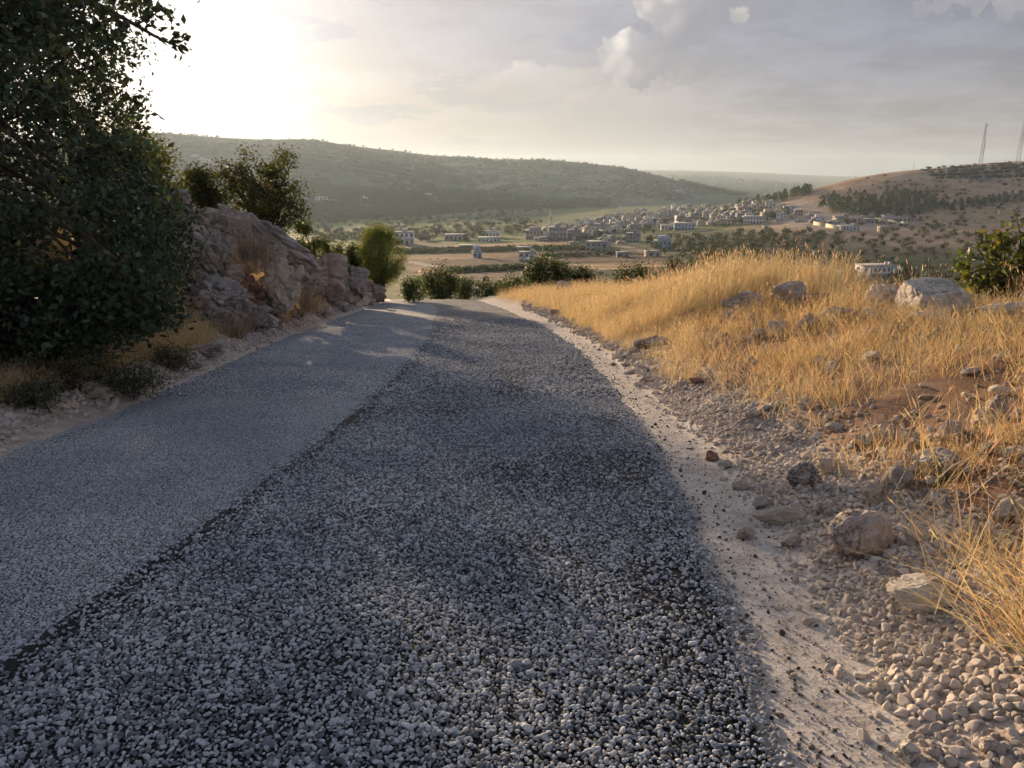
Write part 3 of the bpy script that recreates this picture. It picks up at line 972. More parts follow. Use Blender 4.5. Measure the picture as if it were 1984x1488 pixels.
def build_chips():
    r = np.random.default_rng(11)
    new = pebbles('fresh_chip', MC_NEW, 10, dims=(1, .82, .62))
    old = pebbles('worn_chip', MC_OLD, 10, dims=(1, .85, .5))

    def crown(x, y):
        return zroad(y) + .012 + .02 * (1 - ((x - (xl(y) + xr(y)) / 2) / 2.75) ** 2)

    def lane_r(name, label, y0, y1, sp, size):
        p = jgrid(-6.0, 1.7, y0, y1, sp, r)
        x, y = p.T
        edge = xr(y) + .07 * fbm(y * 1.5, 0 * y + 5, oct=4, seed=62)
        seam = xs(y) - .035 * fbm(y * 1.1, x * 0, oct=3, seed=63)
        bare = fbm(x * 1.3, y * .9, oct=4, seed=71)
        dens = .90 - .42 * sstep(.10, .5, bare) - .50 * np.exp(-((x - seam - .08) / .10) ** 2) - .20 * np.exp(-((x - edge + .22) / .2) ** 2)
        dens *= sstep(.10, -.05, x - edge) * sstep(CHIP_END, CHIP_END - 9.0, y)
        k = (r.random(len(x)) < dens) & (x > seam - .05) & (np.abs(x) < (y + 1.0) * .80 + .2)
        x, y = x[k], y[k]
        n = len(x)
        s_ = size * np.exp(.27 * r.normal(size=n))
        o = scatter(name, np.c_[x, y, crown(x, y) + s_ * .14 + .004 * r.random(n)], rand_rot(n, r, .28), s_[:, None] * np.array([[1, 1, .85]]), r.integers(0, 10, n), new)
        tag(o, label, 'gravel', kind='stuff')

    def lane_l(name, label, y0, y1, sp, size):
        p = jgrid(-7.0, -1.2, y0, y1, sp, r)
        x, y = p.T
        seam = xs(y) - .035 * fbm(y * 1.1, x * 0, oct=3, seed=63)
        edge = xl(y) + .05 * fbm(y * 1.7, 0 * y, oct=3, seed=61)
        dens = .95 * sstep(-.05, .06, x - edge) * sstep(CHIP_END, CHIP_END - 9.0, y) - .25 * np.exp(-((x - edge - .12) / .12) ** 2)
        k = (r.random(len(x)) < dens) & (x < seam + .02) & (np.abs(x) < (y + 1.0) * .80 + .2)
        x, y = x[k], y[k]
        n = len(x)
        s_ = size * np.exp(.16 * r.normal(size=n))
        o = scatter(name, np.c_[x, y, crown(x, y) + s_ * .06 + .002 * r.random(n)], rand_rot(n, r, .16), s_[:, None] * np.array([[1, 1, .8]]), r.integers(0, 10, n), old)
        tag(o, label, 'gravel', kind='stuff')
    lane_r('fresh_road_chippings', 'coarse dark grey stone chippings on the near right lane', 1.2, 9, .0158, .0182)
    lane_r('fresh_road_chippings', 'coarse dark grey stone chippings on the far right lane', 9, CHIP_END, .028, .030)
    lane_l('worn_road_chippings', 'tight pale grey stone chippings on the near left lane', 2.0, 9, .0150, .0162)
    lane_l('worn_road_chippings', 'tight pale grey stone chippings on the far left lane', 9, CHIP_END, .028, .030)


build_chips()


def build_gravel():
    r = np.random.default_rng(12)

    def strip(name, label, side, y0, y1, s, size, prof, mat_, seed, zoff=.15, sv=.35):
        if side > 0:
            p = jgrid(0.4, 4.2, y0, y1, s, r)
            d = p[:, 0] - xr(p[:, 1])
        else:
            p = jgrid(-9.0, -3.6, y0, y1, s, r)
            d = xl(p[:, 1]) - p[:, 0]
        x, y = p.T
        nz = fbm(x * 1.6, y * 1.6, oct=3, seed=seed)
        dens = np.interp(d + .16 * nz, prof[0], prof[1])
        k = (r.random(len(x)) < dens) & (np.abs(x) < (y + 1) * .85 + .3)
        x, y, d = x[k], y[k], d[k]
        n = len(x)
        s_ = size * np.exp(sv * r.normal(size=n)) * (1 + .5 * sstep(.15, .5, fbm(x * 3, y * 3, oct=2, seed=seed + 1)))
        s_ = np.minimum(s_, size * 1.9)
        z = H(x, y) + s_ * zoff
        o = scatter(name, np.c_[x, y, z], rand_rot(n, r, .5), s_, r.integers(0, 8, n), pebbles(name[:8] + str(seed), mat_, dims=(1, .85, .72), level=2, planes=12))
        tag(o, label, 'gravel', kind='stuff')

    strip('gravel_berm', 'pale crushed limestone gravel heaped along the right road edge', 1, 1.5, 9, .026, .028, ([.28, .46, .58, .98, 1.25, 2.0], [0, .12, .85, .85, .30, .0]), MC_BERM, 81, .18, .36)
    strip('gravel_berm', 'pale limestone gravel of the right berm further down the road', 1, 9, 30, .065, .06, ([.3, .48, .6, 1.0, 1.2, 1.6], [0, .1, .8, .8, .2, 0]), MC_BERM, 83, .2, .3)
    strip('gravel_berm', 'pinkish crushed limestone gravel heaped along the left road edge', -1, 4.5, 16, .042, .046, ([.05, .22, .36, .95, 1.15, 1.5], [0, .12, .85, .85, .25, .0]), MC_BERML, 85, .2, .36)
    strip('gravel_berm', 'pinkish limestone gravel of the left berm further down the road', -1, 16, 36, .09, .085, ([.1, .25, .38, 1.0, 1.2, 1.5], [0, .1, .8, .8, .2, 0]), MC_BERML, 87, .2, .3)
    # grit and dark crumbs strewn over the dusty shoulder
    n = 9000
    y = 1.4 + 14 * r.random(n) ** 1.6
    x = xr(y) + r.uniform(-.05, .62, n)
    s_ = .007 * np.exp(.45 * r.normal(size=n))
    o = scatter('shoulder_grit', np.c_[x, y, H(x, y) + s_ * .2], rand_rot(n, r, .6), s_, r.integers(0, 8, n), pebbles('grit', MC_BERM, level=1))
    tag(o, 'fine pale grit on the dusty right shoulder', 'grit', kind='stuff')
    n = 900
    y = 1.6 + 16 * r.random(n) ** 1.5
    x = xr(y) + .02 + np.abs(r.normal(0, .2, n))
    s_ = .014 * np.exp(.4 * r.normal(size=n))
    o = scatter('road_crumbs', np.c_[x, y, H(x, y) + s_ * .2], rand_rot(n, r, .6), s_, r.integers(0, 8, n), pebbles('crumb', MC_DARK, level=1))
    tag(o, 'dark stray chips kicked onto the dusty right shoulder', 'gravel', kind='stuff')
    # stony litter in the grass banks
    n = 5200
    y = 2.0 + 22 * r.random(n) ** 1.3
    d = 1.2 + 4.5 * r.random(n)
    x = xr(y) + d
    k = fbm(x * .8, y * .8, oct=3, seed=90) > -.15
    x, y = x[k], y[k]
    n = len(x)
    s_ = .032 * np.exp(.5 * r.normal(size=n))
    o = scatter('stony_litter', np.c_[x, y, H(x, y) + s_ * .15], rand_rot(n, r, .6), s_, r.integers(0, 8, n), pebbles('litter', MR_TAN, level=2, planes=14))
    tag(o, 'small stones strewn over the dry grass bank on the right', 'stones', kind='stuff')
    n = 5200
    y = 5.0 + 26 * r.random(n)
    x = xl(y) - 1.0 - 3.0 * r.random(n) ** 1.3
    s_ = .075 * np.exp(.6 * r.normal(size=n))
    o = scatter('stony_litter', np.c_[x, y, H(x, y) + s_ * .15], rand_rot(n, r, .6), s_, r.integers(0, 8, n), pebbles('litterleft', MR_PINK, level=2, planes=14))
    tag(o, 'small broken stones on the rocky left bank', 'stones', kind='stuff')


build_gravel()

# ================================================================== ROCKS
def rock(name, label, u, v, wpx, hpx, material, seed, Y=None, depth=.8, tilt=0.0, rz=0.0, planes=16, rough=.12, level=4, sharp=.50, group=None, sink=.25, lean=0.0, fine=.05, cuts=()):
    """(u, v) is the foot of the rock in the photograph, wpx x hpx the size it shows there"""
    if Y is None:
        x, Y, z = hit(u, v)
    else:
        x, _, z = at(u, v, Y)
        z = float(z)
    k = mpp(v, Y)
    W, Hh = wpx * k, hpx * k
    Vv, F = rock_shape(seed, level, planes, rough, (W * 1.06, W * depth, Hh * (1 + sink)), sharp, fine, cuts)
    me = mesh(name, Vv, F, (material,), True)
    o = obj(name, me, loc=(x, Y + W * depth * .25, z + Hh * (1 - sink) / 2), rot=(lean, tilt, rz))
    return tag(o, label, 'rock', group)


WR, PR, GR, TR, RR = MR_WHITE, MR_PINK, MR_GREY, MR_TAN, MR_RED
# left outcrop: at the given distance, back from the road
for a in (
    ('boulder', 'long pointed grey limestone slab leaning at the top of the left outcrop', 512, 505, 215, 78, GR, 101, 18.6, dict(tilt=R(33), depth=.45, level=4, planes=10, sharp=.55, rough=.12)),
    ('boulder', 'dark grey rock at the outcrop top, half behind the oak', 322, 455, 130, 92, GR, 102, 16.8, dict(depth=.8, level=4, rough=.16, tilt=R(12))),
    ('boulder', 'pinkish fractured block in the middle of the left outcrop', 405, 465, 95, 66, PR, 103, 16.9, dict(depth=.7, level=4, tilt=R(25))),
    ('boulder', 'cracked pinkish block beside the oak foliage, below the fractured block', 392, 540, 105, 100, PR, 104, 16.2, dict(depth=.6, level=4, planes=12, rough=.14, tilt=R(18))),
    ('boulder', 'broad grey boulder at the foot of the left outcrop', 402, 636, 135, 104, GR, 105, 15.0, dict(depth=.7, level=4, tilt=R(26), rough=.09, sharp=.7)),
    ('boulder', 'steep pale slab below the dry tuft in the left outcrop', 541, 592, 82, 96, MR_WHITE, 106, 17.6, dict(depth=.5, level=4, tilt=R(28), planes=12, sharp=.5)),
    ('boulder', 'small pale block under the pointed slab', 535, 512, 46, 40, PR, 107, 18.0, dict(depth=.8)),
    ('boulder', 'rust-stained block at the high end of the pointed slab', 455, 470, 70, 66, PR, 108, 18.2, dict(depth=.8, tilt=R(30))),
    ('boulder', 'rounded pinkish grey boulder where the outcrop drops towards the round bush', 628, 566, 92, 78, PR, 109, 21.5, dict(depth=.8, level=4, tilt=R(8))),
    ('boulder', 'jagged dark grey rock nearest the round bush', 682, 578, 66, 66, GR, 110, 28.0, dict(depth=.8, rough=.2, fine=.08)),
    ('boulder', 'jagged blue-grey rock left of the round bush', 645, 582, 60, 56, GR, 111, 24.8, dict(depth=.8, rough=.2, fine=.08)),
    ('boulder', 'low dark rock at the foot of the round bush', 722, 580, 52, 30, GR, 112, 32.5, dict(depth=.8, rough=.2)),
    ('boulder', 'grey rock between pale slab and rounded boulder', 588, 578, 60, 62, GR, 113, 19.8, dict(depth=.8, tilt=R(20))),
    ('boulder', 'warm tan block wedged at the outcrop centre', 470, 520, 66, 54, TR, 114, 17.4, dict(depth=.7, tilt=R(20))),
    ('boulder', 'small pinkish block over the broad grey boulder', 440, 560, 56, 52, PR, 115, 16.4, dict(depth=.7, tilt=R(14))),
    ('boulder', 'grey ledge at the outcrop foot above the grass', 486, 622, 60, 34, GR, 116, 16.4, dict(depth=.7)),
    ('boulder', 'dark low ledge under the grass of the left outcrop', 505, 634, 70, 22, GR, 117, 16.2, dict(depth=.7)),
    ('boulder', 'red earth clod in the hollow under the tuft', 478, 590, 70, 60, RR, 118, 17.2, dict(depth=.7, rough=.2)),
    ('boulder', 'grey block left of the fractured block', 352, 470, 56, 58, GR, 119, 16.6, dict(depth=.7, tilt=R(20))),
    ('boulder', 'pinkish slab showing through the oak foliage', 335, 540, 70, 80, PR, 120, 15.8, dict(depth=.7)),
    ('boulder', 'flat pale stone on the left berm near the crest', 704, 588, 46, 14, WR, 121, 30.5, dict(depth=.8)),
    ('boulder', 'pinkish flat stone beside the left berm below the jagged rocks', 650, 600, 44, 18, PR, 122, 25.5, dict(depth=.8)),
):
    nm, lb, u_, v_, w_, h_, m_, sd, Y_, kw = a
    kw = {**kw, 'level': 5, 'planes': 20, 'rough': .15, 'fine': .075, 'sharp': .42}
    rock(nm, lb, u_, v_, w_, h_, m_, sd, Y=Y_, **kw)
# broken blocks filling the outcrop between the big rocks
_rb = np.random.default_rng(55)
_blk = [mesh('block', *rock_shape(700 + i, 3, 18, .15, (1, .8, .75), .42, .06), ((GR, PR, PR, TR, GR, RR)[i % 6],), True) for i in range(12)]
_pal = [mesh('stone', *rock_shape(760 + i, 3, 14, .10, (1, .8, .75), .42, .05), ((WR, TR, WR, TR)[i % 4],), True) for i in range(8)]
for i in range(95):
    u_, v_ = _rb.uniform(330, 720), 0
    top_ = np.interp(u_, [330, 430, 520, 580, 640, 720], [400, 430, 470, 500, 520, 555])
    bot_ = np.interp(u_, [330, 430, 520, 580, 640, 720], [660, 640, 630, 615, 600, 582])
    v_ = _rb.uniform(top_, bot_)
    Y_ = np.interp(u_, [330, 430, 520, 580, 640, 720], [15.2, 16.2, 17.2, 19.0, 23.5, 31.5]) + (bot_ - v_) / (bot_ - top_) * 1.6
    s_ = _rb.uniform(14, 40) * mpp(v_, Y_)
    j_ = int(_rb.integers(0, 12))
    o = obj('block', _blk[j_], loc=at(u_, v_, Y_), rot=_rb.uniform(-.6, .6, 3) + [0, .4, 0], scale=(s_, s_, s_ * _rb.uniform(.6, 1)))
    where_ = 'near the oak end' if u_ < 430 else 'in the middle' if u_ < 560 else 'towards the round bush'
    tag(o, 'small broken %s block of the left outcrop, %s' % (('grey', 'pinkish', 'pinkish', 'tan', 'grey', 'reddish')[j_ % 6], where_), 'rock', 'broken blocks of the left outcrop ' + where_)
# rubble under the big boulders of the right bank
for i in range(60):
    u_, v_ = _rb.uniform(1400, 1960), 0
    v_ = np.interp(u_, [1400, 1550, 1760, 1960], [612, 622, 632, 640]) + _rb.normal(0, 14)
    x_, y_, z_ = hit(u_, v_)
    s_ = _rb.uniform(12, 34) * mpp(v_, y_)
    j_ = int(_rb.integers(0, 12))
    o = obj('block', _blk[j_], loc=(x_, y_, z_ + s_ * .15), rot=_rb.uniform(-.6, .6, 3) + [0, 0, i], scale=(s_, s_, s_ * _rb.uniform(.6, 1)))
    where_ = 'left of the grey-faced boulder' if u_ < 1660 else 'under the two largest boulders' if u_ < 1900 else 'by the ledge at the right edge'
    tag(o, '%s rubble stone on the right bank, %s' % (('grey', 'pinkish', 'pinkish', 'tan', 'grey', 'reddish')[j_ % 6], where_), 'rock', 'rubble stones of the right bank ' + where_)
# loose pale stones over the right bank
_poly = [(1320, 640), (1440, 640), (1984, 650), (1984, 1000), (1680, 1000), (1560, 930), (1420, 800), (1330, 720)]
_n = 0
while _n < 70:
    u_, v_ = _rb.uniform(1320, 1984), _rb.uniform(640, 1000)
    if not in_poly(np.array([u_]), np.array([v_]), _poly)[0]:
        continue
    _n += 1
    x_, y_, z_ = hit(u_, v_)
    s_ = (16 + 30 * _rb.random() ** 2) * mpp(v_, y_)
    j_ = int(_rb.integers(0, 8))
    o = obj('stone', _pal[j_], loc=(x_, y_, z_ + s_ * .12), rot=_rb.uniform(-.5, .5, 3) + [0, 0, _n], scale=(s_, s_, s_ * _rb.uniform(.5, .9)))
    sz_ = 'small' if s_ < .13 else 'fist-sized' if s_ < .2 else 'sizeable'
    where_ = 'below the rubble of the boulders' if v_ < 720 and u_ > 1600 else 'near the bright yellowish stone' if v_ < 720 else 'round the bright sunlit stone' if u_ < 1660 else 'round the flat slab of the shaded hollow' if v_ < 880 else 'round the large bright white stone'
    tag(o, '%s pale stone in the dry grass, %s' % (sz_, where_), 'rock', '%s loose stones %s' % (sz_, where_))
# left, on the berm
rock('stone', 'small square pale stone on the left berm beside the grass', 621, 606, 26, 17, WR, 130)
rock('stone', 'flat brown stone half sunk in the left berm', 395, 690, 66, 26, PR, 131, depth=.6)
rock('stone', 'pale pinkish stone on the left berm below the flat brown stone', 375, 715, 32, 16, PR, 132)
rock('stone', 'low pale rock under the left-hand shrub by the berm', 175, 772, 60, 30, TR, 133, depth=.6)
# right bank
big = rock('boulder', 'largest boulder, squared block with sunlit left face on the right bank', 1830, 612, 128, 66, WR, 140, depth=.85, level=5, planes=2, sharp=.85, rough=.03, sink=.2, fine=.02,
           cuts=(((-.96, -.06, .12), .50), ((.48, -.87, .10), .50), ((-.12, -.22, .97), .46), ((.9, .2, .35), .66), ((-.55, -.8, .0), .62), ((.5, -.3, .8), .62), ((0, 0, -1), .5)))
for a in (
    ('boulder', 'grey-faced boulder left of the largest boulder', 1708, 606, 90, 56, WR, 141, 10.9, dict(level=4, planes=10)),
    ('boulder', 'dark rock between the two largest boulders', 1752, 596, 34, 34, GR, 142, 11.2, {}),
    ('boulder', 'small angular block in front of the gap between the largest boulders', 1748, 612, 40, 22, TR, 143, 10.2, {}),
    ('boulder', 'low flat pale slab at the foot of the largest boulder', 1815, 630, 100, 24, WR, 144, 9.6, dict(depth=.5)),
    ('boulder', 'long pale ledge at the right picture edge below the fig bush', 1945, 620, 120, 34, WR, 145, 9.2, dict(depth=.4, level=4, tilt=R(-8))),
    ('boulder', 'rounded tan-grey rock on the crest of the right bank', 1530, 590, 70, 44, TR, 146, 12.6, dict(rough=.15)),
    ('boulder', 'pinkish earth-caked rock mass left of the tan-grey crest rock', 1440, 600, 90, 34, PR, 147, 12.4, dict(rough=.18)),
    ('boulder', 'red earth clod beside the tan-grey crest rock', 1590, 600, 60, 32, RR, 148, 11.8, dict(rough=.2)),
    ('boulder', 'tan rock at the right end of the earth-caked rocks', 1565, 640, 46, 30, TR, 149, 9.6, {}),
    ('boulder', 'bright yellowish stone in the grass below the earth-caked rocks', 1508, 650, 34, 30, WR, 150, 9.4, {}),
    ('boulder', 'pale stone beside the bright yellowish stone', 1472, 655, 32, 18, TR, 151, 9.3, {}),
    ('boulder', 'pinkish rock low on the rubble slope of the right bank', 1640, 622, 44, 26, PR, 152, 10.4, {}),
    ('boulder', 'small tan rock in the rubble left of the grey-faced boulder', 1605, 618, 34, 22, TR, 153, 10.6, {}),
    ('boulder', 'small rubble block under the grey-faced boulder', 1690, 622, 40, 18, PR, 154, 10.0, {}),
):
    nm, lb, u_, v_, w_, h_, m_, sd, Y_, kw = a
    rock(nm, lb, u_, v_, w_, h_, m_, sd, **kw)
for a in (
    ('rounded pale boulder standing among the vine shrubs by the crest', 1095, 570, 34, 26, PR, 160, {}),
    ('flat pinkish stone in the roadside grass near the crest', 1148, 580, 34, 12, PR, 161, {}),
    ('pinkish stone behind the flat one in the roadside grass', 1188, 574, 28, 14, PR, 162, {}),
    ('upright pale stone in the grass where the bank begins to rise', 1240, 590, 26, 20, WR, 163, {}),
    ('small round stone on the right berm near the crest', 1075, 610, 18, 11, PR, 164, {}),
    ('flat grey slab sunk in the grass beside the right berm', 1268, 672, 74, 22, GR, 165, dict(depth=.5)),
    ('small reddish stone at the grass edge beyond the bright rock', 1352, 745, 34, 14, RR, 166, {}),
    ('bright sunlit stone standing in the tall dry grass', 1562, 795, 30, 30, WR, 167, {}),
    ('large bright white stone high in the grass at right', 1835, 928, 92, 52, WR, 168, dict(level=4, planes=12, sharp=.5)),
    ('greyish stone left of the large bright white stone', 1745, 950, 60, 46, GR, 169, {}),
    ('pale rounded stone half hidden in grass below the greyish stone', 1698, 975, 52, 40, TR, 170, {}),
    ('triangular grey stone standing on the right berm', 1555, 945, 58, 52, GR, 171, dict(planes=14, sharp=.42)),
    ('pale stone behind the triangular grey stone', 1608, 920, 46, 28, TR, 172, {}),
    ('long flat tan stone lying on the gravel', 1518, 1015, 104, 36, TR, 173, dict(depth=.5, level=4, sharp=.5)),
    ('largest rounded stone on the gravel, brown and grey', 1676, 1075, 128, 82, PR, 174, dict(level=4, planes=5, sharp=.75, rough=.07)),
    ('slender pale stone leaning beside the largest rounded stone', 1785, 1050, 80, 34, WR, 175, dict(depth=.4, tilt=R(28))),
    ('small pale stone behind the largest rounded stone', 1606, 998, 46, 24, WR, 176, {}),
    ('cracked pale block in the foreground grass', 1798, 1182, 136, 68, WR, 177, dict(level=4, planes=14, sharp=.46, tilt=R(10))),
    ('brown stone at the outer edge of the gravel beside the dusty shoulder', 1446, 1045, 38, 26, PR, 178, {}),
    ('reddish stone at the gravel edge, farthest of a row of three', 1382, 894, 26, 20, RR, 179, {}),
    ('reddish stone at the gravel edge, middle of a row of three', 1408, 908, 28, 16, PR, 180, {}),
    ('brown stone at the gravel edge, nearest of a row of three', 1436, 948, 32, 18, PR, 181, {}),
    ('small brown stone lying alone on the far right berm', 1250, 744, 20, 14, PR, 182, {}),
    ('dark angular stone below the largest rounded stone, left side', 1540, 1060, 50, 24, GR, 183, {}),
    ('thin brown stone behind the long flat tan stone', 1480, 983, 42, 16, PR, 184, dict(depth=.5)),
    ('flat slab at the shaded hollow of the right bank', 1742, 858, 80, 24, PR, 185, dict(depth=.5)),
    ('pale stone below the flat slab of the shaded hollow', 1772, 868, 30, 18, WR, 186, {}),
    ('grey stone at the right edge above the large bright white stone', 1938, 820, 52, 56, GR, 187, {}),
    ('grey stone in the shaded hollow above the large bright white stone', 1850, 842, 46, 24, GR, 188, {}),
    ('pale stone at the right picture edge in the foreground grass', 1960, 1010, 56, 44, WR, 189, {}),
    ('pale angular stone in the gravel at the bottom of the picture', 1762, 1478, 52, 38, WR, 190, {}),
    ('violet grey stone beside the pale angular stone at the bottom', 1812, 1470, 34, 24, PR, 191, {}),
    ('pale stone on the gravel left of the cracked pale block', 1700, 1340, 34, 22, WR, 192, {}),
    ('brownish stone at the bottom right corner of the gravel', 1922, 1455, 40, 26, PR, 193, {}),
):
    lb, u_, v_, w_, h_, m_, sd, kw = a
    rock('stone', lb, u_, v_, w_, h_, m_, sd, **kw)

# ================================================================== VEGETATION
def polyclumps(poly, n, y0, y1, r, rad=(.25, .55)):
    """clump centres inside an outline seen from the road, spread over a real depth"""
    us = [p[0] for p in poly]
    vs = [p[1] for p in poly]
    out = []
    while len(out) < n:
        u_, v_ = r.uniform(min(us), max(us)), r.uniform(min(vs), max(vs))
        if in_poly(np.array([u_]), np.array([v_]), poly)[0]:
            out.append(at(u_, v_, r.uniform(y0, y1)))
    return np.array(out), r.uniform(rad[0], rad[1], n)


def ellclumps(c, dims, n, r, rad=(.2, .4), shell=.55):
    d = unit(r.normal(size=(n, 3)))
    k = (shell + (1 - shell) * r.random(n) ** .6)[:, None]
    return np.asarray(c) + d * k * np.asarray(dims), r.uniform(rad[0], rad[1], n)


def plant(name, label, cat, base, C, rad, nleaf, size, col, seed, trunk_r=.12, stems=1, leafmat=None, group=None, aspect=.5, parts=('trunk', 'crown'), top=None, updir=None, limbs=40, colvar=.28, paler=None, flat=0.0, gauss=.5):
    """a tree or shrub: woody part with limbs reaching the leaf clumps, and the leaves"""
    r = np.random.default_rng(seed)
    base = np.asarray(base, float)
    root = empty(name, base)
    tag(root, label, cat, group)
    cen = C.mean(0)
    mb = MB()
    for s_ in range(stems):
        b0 = np.array([0, 0, -.15]) + (r.normal(0, .12, 3) * [1, 1, 0] if stems > 1 else 0)
        tp = (np.asarray(top) if top is not None else np.array([cen[0], cen[1], C[:, 2].min() * .35 + C[:, 2].max() * .65])) - base
        if stems > 1:
            tp = tp * r.uniform(.6, 1, 3) + r.normal(0, .3, 3) * [1, 1, .3]
        t = np.linspace(0, 1, 9)[:, None]
        wob = np.cumsum(r.normal(0, .05, (9, 3)), 0) * np.linalg.norm(tp) * .25 * t
        P = b0 * (1 - t) + tp * t + wob
        mb.tube(P, trunk_r * (1.15 - t[:, 0] * .85) / (stems ** .5), 7)
        idx = r.choice(len(C), min(limbs // stems, len(C)), replace=False)
        for i in idx:
            e = C[i] - base
            f0 = r.uniform(.25, .9)
            q0 = P[int(f0 * 8)]
            tt = np.linspace(0, 1, 6)[:, None]
            mid = np.array([0, 0, .15]) * np.linalg.norm(e - q0)
            Q = q0 * (1 - tt) + e * tt + mid * (4 * tt * (1 - tt)) * .5 + np.cumsum(r.normal(0, .04, (6, 3)), 0) * tt
            mb.tube(Q, np.linspace(trunk_r * .38, trunk_r * .07 + .004, 6), 5)
    me = mb.mesh(parts[0], M_BARK, smooth=True)
    obj(parts[0], me, root)
    wgt = rad ** 2
    which = r.choice(len(C), nleaf, p=wgt / wgt.sum())
    d = r.normal(size=(nleaf, 3)) * gauss
    P = C[which] + d * rad[which][:, None] - base
    clump_k = np.exp(.16 * r.normal(size=len(C)))
    cc = np.asarray(col)[None] * clump_k[which][:, None]
    if paler is not None:
        m_ = r.random(nleaf) < paler[1]
        cc = np.where(m_[:, None], np.asarray(paler[0])[None], cc)  # random share of the leaves takes a second, lighter colour
    V, F, c4 = leaf_arrays(P, size, cc, r, updir, aspect, flat, .4, colvar)
    obj(parts[1], mesh(parts[1], V, F, (leafmat or M_LEAF,), False, {'Col': c4}), root)
    return root


